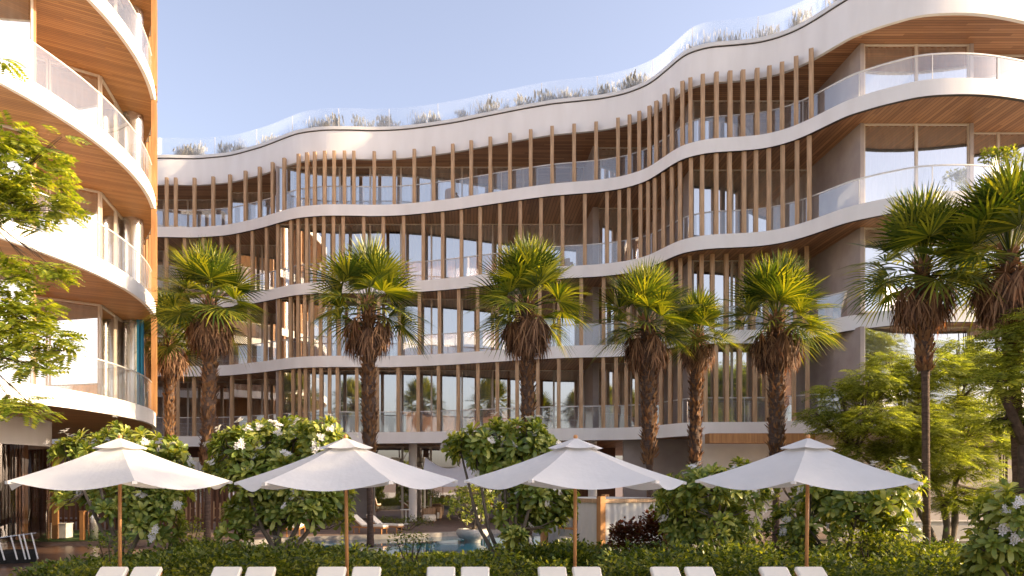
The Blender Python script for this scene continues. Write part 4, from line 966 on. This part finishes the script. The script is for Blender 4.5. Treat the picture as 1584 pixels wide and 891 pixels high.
bush_px(572,676,799,822,32.5,M['hedge'],'low clipped hedge beyond the pool beside the loungers', 58, nl=7, name='hedge', cat='hedge')
bush_px(430,560,800,826,33.0,M['hedge'],'low dark hedge beyond the pool behind the frangipani stems', 59, nl=7, name='hedge', cat='hedge')
bush_px(1360,1500,836,880,16.0,M['hedge_b'],'yellow-green bush at the foot of the slim palm trunk', 62, nl=6)
def topiary(px, py, D, rpx, label, seed):
    c = P(px, py, D); k = rpx/F*D; r = bush('potted_topiary', (c.x, D, 0.01), [(0,0,c.z,k,k,k)], 320, 0.09, M['hedge'], label, 'potted plant', seed)
    mb = MB(); mb.lathe([(0,0),(0.16,0),(0.24,0.42),(0.20,0.42),(0,0.38)], (0,0,0), 16); mb.build('pot', M['stone'], r, True)
topiary(309,767,40.0,9,'round clipped topiary in a pot before the hanging curtain', 63)
topiary(668,771,39.5,11,'round clipped topiary in a pot beside the sail post', 64)
# low garden wall behind the feathery tree
mb = MB(); mb.box((0,0,0.34),(7.5,0.3,0.68)); mb.box((0,0,0.70),(7.6,0.38,0.05)); o = mb.build('garden_wall', M['cream_wall']); o.location = (GX(1450,26.6), 26.6, 0.01); tag(o, 'low cream garden wall beyond the lawn behind the feathery tree', 'wall')
# balcony plants
bush_px(1515,1584,226,262,27.6,M['plumeria'],'leafy plants trailing over the upper right balcony rail', 65, dens=220, leaf=0.14, nl=5, name='balcony_plant', cat='plant')
# ---- roof grasses
def grass_clump(seed):
    rn = random.Random(seed); S_ = []
    for i in range(280):
        a = rn.uniform(0,6.28); l = rn.uniform(0.25,0.62); sp = rn.uniform(0.05,0.55); b = Vector((rn.uniform(-.16,.16), rn.uniform(-.1,.1), 0)); d = Vector((math.cos(a)*sp, math.sin(a)*sp, 1)).normalized(); t = Vector((-math.sin(a), math.cos(a), 0)); V = []
        for q, w in ((0,1),(0.4,0.9),(0.75,0.6),(1,0.1)):
            p = b+d*l*q+Vector((math.cos(a)*sp*0.25*q*q*l, math.sin(a)*sp*0.25*q*q*l, -0.25*sp*l*q*q)); V += [tuple(p-t*0.009*w), tuple(p+t*0.009*w)]
        S_.append(V)
        if rn.random() < 0.16:
            p = b+d*l*1.15; 
            for k in range(3): o = Vector((rn.uniform(-.02,.02), 0, k*0.04)); S_.append([tuple(p+o+Vector((s*0.014, 0, q*0.05))) for q in range(4) for s in (-1, 1)])
    V = np.array(S_); n = len(V); base = np.array([[0,1,3,2],[2,3,5,4],[4,5,7,6]]); Fq = base[None]+(np.arange(n)*8)[:,None,None]
    return V.reshape(-1,3), Fq.reshape(-1,4)
rp = offset_curve(roofc, 0.75); rpx = np.array([CX+F*p.x/p.y for p in rp]); gm = None; gsrc = []
tuft_x = [276,284,292,300,309,345,362,372,383,408,415,425,450,459,484,491,499,506,521,555,572,591,598,613,646,656,671,679,714,722,744,752,760,784,806,821,840,850,858,866,875,884,894,914,934,949,966,978,988,998,1008,1064,1072,1090,1112,1121,1136,1176,1186,1196,1232,1243,1300,1311,1322]
for i, x in enumerate(tuft_x):
    q = float(np.interp(x, rpx, [p.y for p in rp]))+random.uniform(-.2,.3); loc = (GX(x, q), q, CZ+ROOF_T+0.01)
    if i < 3:
        V, Fq = grass_clump(70+i); o = np_obj('grass_clump', V, Fq, M['rgrass']); gsrc.append(o)
    else: o = gsrc[i % 3].copy(); COL.objects.link(o)
    k = random.uniform(0.75,1.25)*1.05; o.location = loc; o.rotation_euler = (0,0,random.uniform(0,6)); o.scale = (k*1.2,k*1.2,k); tag(o, 'dry grey ornamental grass clump behind the roof edge of the curved block', 'grass clump', 'grass clumps along the roof edge')

# ================================================================== CAMERA, LIGHT, WORLD
cam = bpy.data.cameras.new('camera'); co = bpy.data.objects.new('camera', cam); COL.objects.link(co)
co.location = (0,0,CZ); co.rotation_euler = (R(90),0,0); cam.sensor_width = 36; cam.lens = 36*F/1584; cam.shift_x = (792-CX)/1584; cam.shift_y = (HY-445.5)/1584; cam.clip_end = 5000
S.camera = co
EL, AZ = 19.0, 96.5       # degrees; azimuth clockwise from +Y
sd = Vector((math.sin(R(AZ))*math.cos(R(EL)), math.cos(R(AZ))*math.cos(R(EL)), math.sin(R(EL))))
sun = bpy.data.lights.new('sun', 'SUN'); so = bpy.data.objects.new('sun', sun); COL.objects.link(so); sun.energy = 4.4; sun.angle = R(0.6); sun.color = (1.0,0.76,0.46)
so.rotation_euler = sd.to_track_quat('Z', 'Y').to_euler(); so.location = (60, -10, 40)
w = bpy.data.worlds.new('World'); S.world = w; w.use_nodes = True; nt = w.node_tree; bg = nt.nodes['Background']
sk = nt.nodes.new('ShaderNodeTexSky'); sk.sky_type = 'NISHITA'; sk.sun_disc = False; sk.sun_elevation = R(EL); sk.sun_rotation = R(AZ); sk.dust_density = 3.0; sk.ozone_density = 2.0; sk.air_density = 1.0
hs = nt.nodes.new('ShaderNodeHueSaturation'); hs.inputs['Saturation'].default_value = 0.68; nt.links.new(sk.outputs[0], hs.inputs['Color'])
mu = nt.nodes.new('ShaderNodeMix'); mu.data_type = 'RGBA'; mu.blend_type = 'MULTIPLY'; mu.inputs['Factor'].default_value = 1; mu.inputs['B'].default_value = (1.03,0.955,0.985,1)
nt.links.new(hs.outputs[0], mu.inputs['A']); nt.links.new(mu.outputs['Result'], bg.inputs[0]); bg.inputs[1].default_value = 0.15
S.view_settings.view_transform = 'Standard'; S.view_settings.look = 'None'; S.view_settings.gamma = 1; S.view_settings.exposure = 1.36
S.cycles.max_bounces = 7; S.cycles.transparent_max_bounces = 16; S.cycles.diffuse_bounces = 4; S.cycles.glossy_bounces = 4
S.cycles.use_denoising = True
S.cycles.sample_clamp_indirect = 6
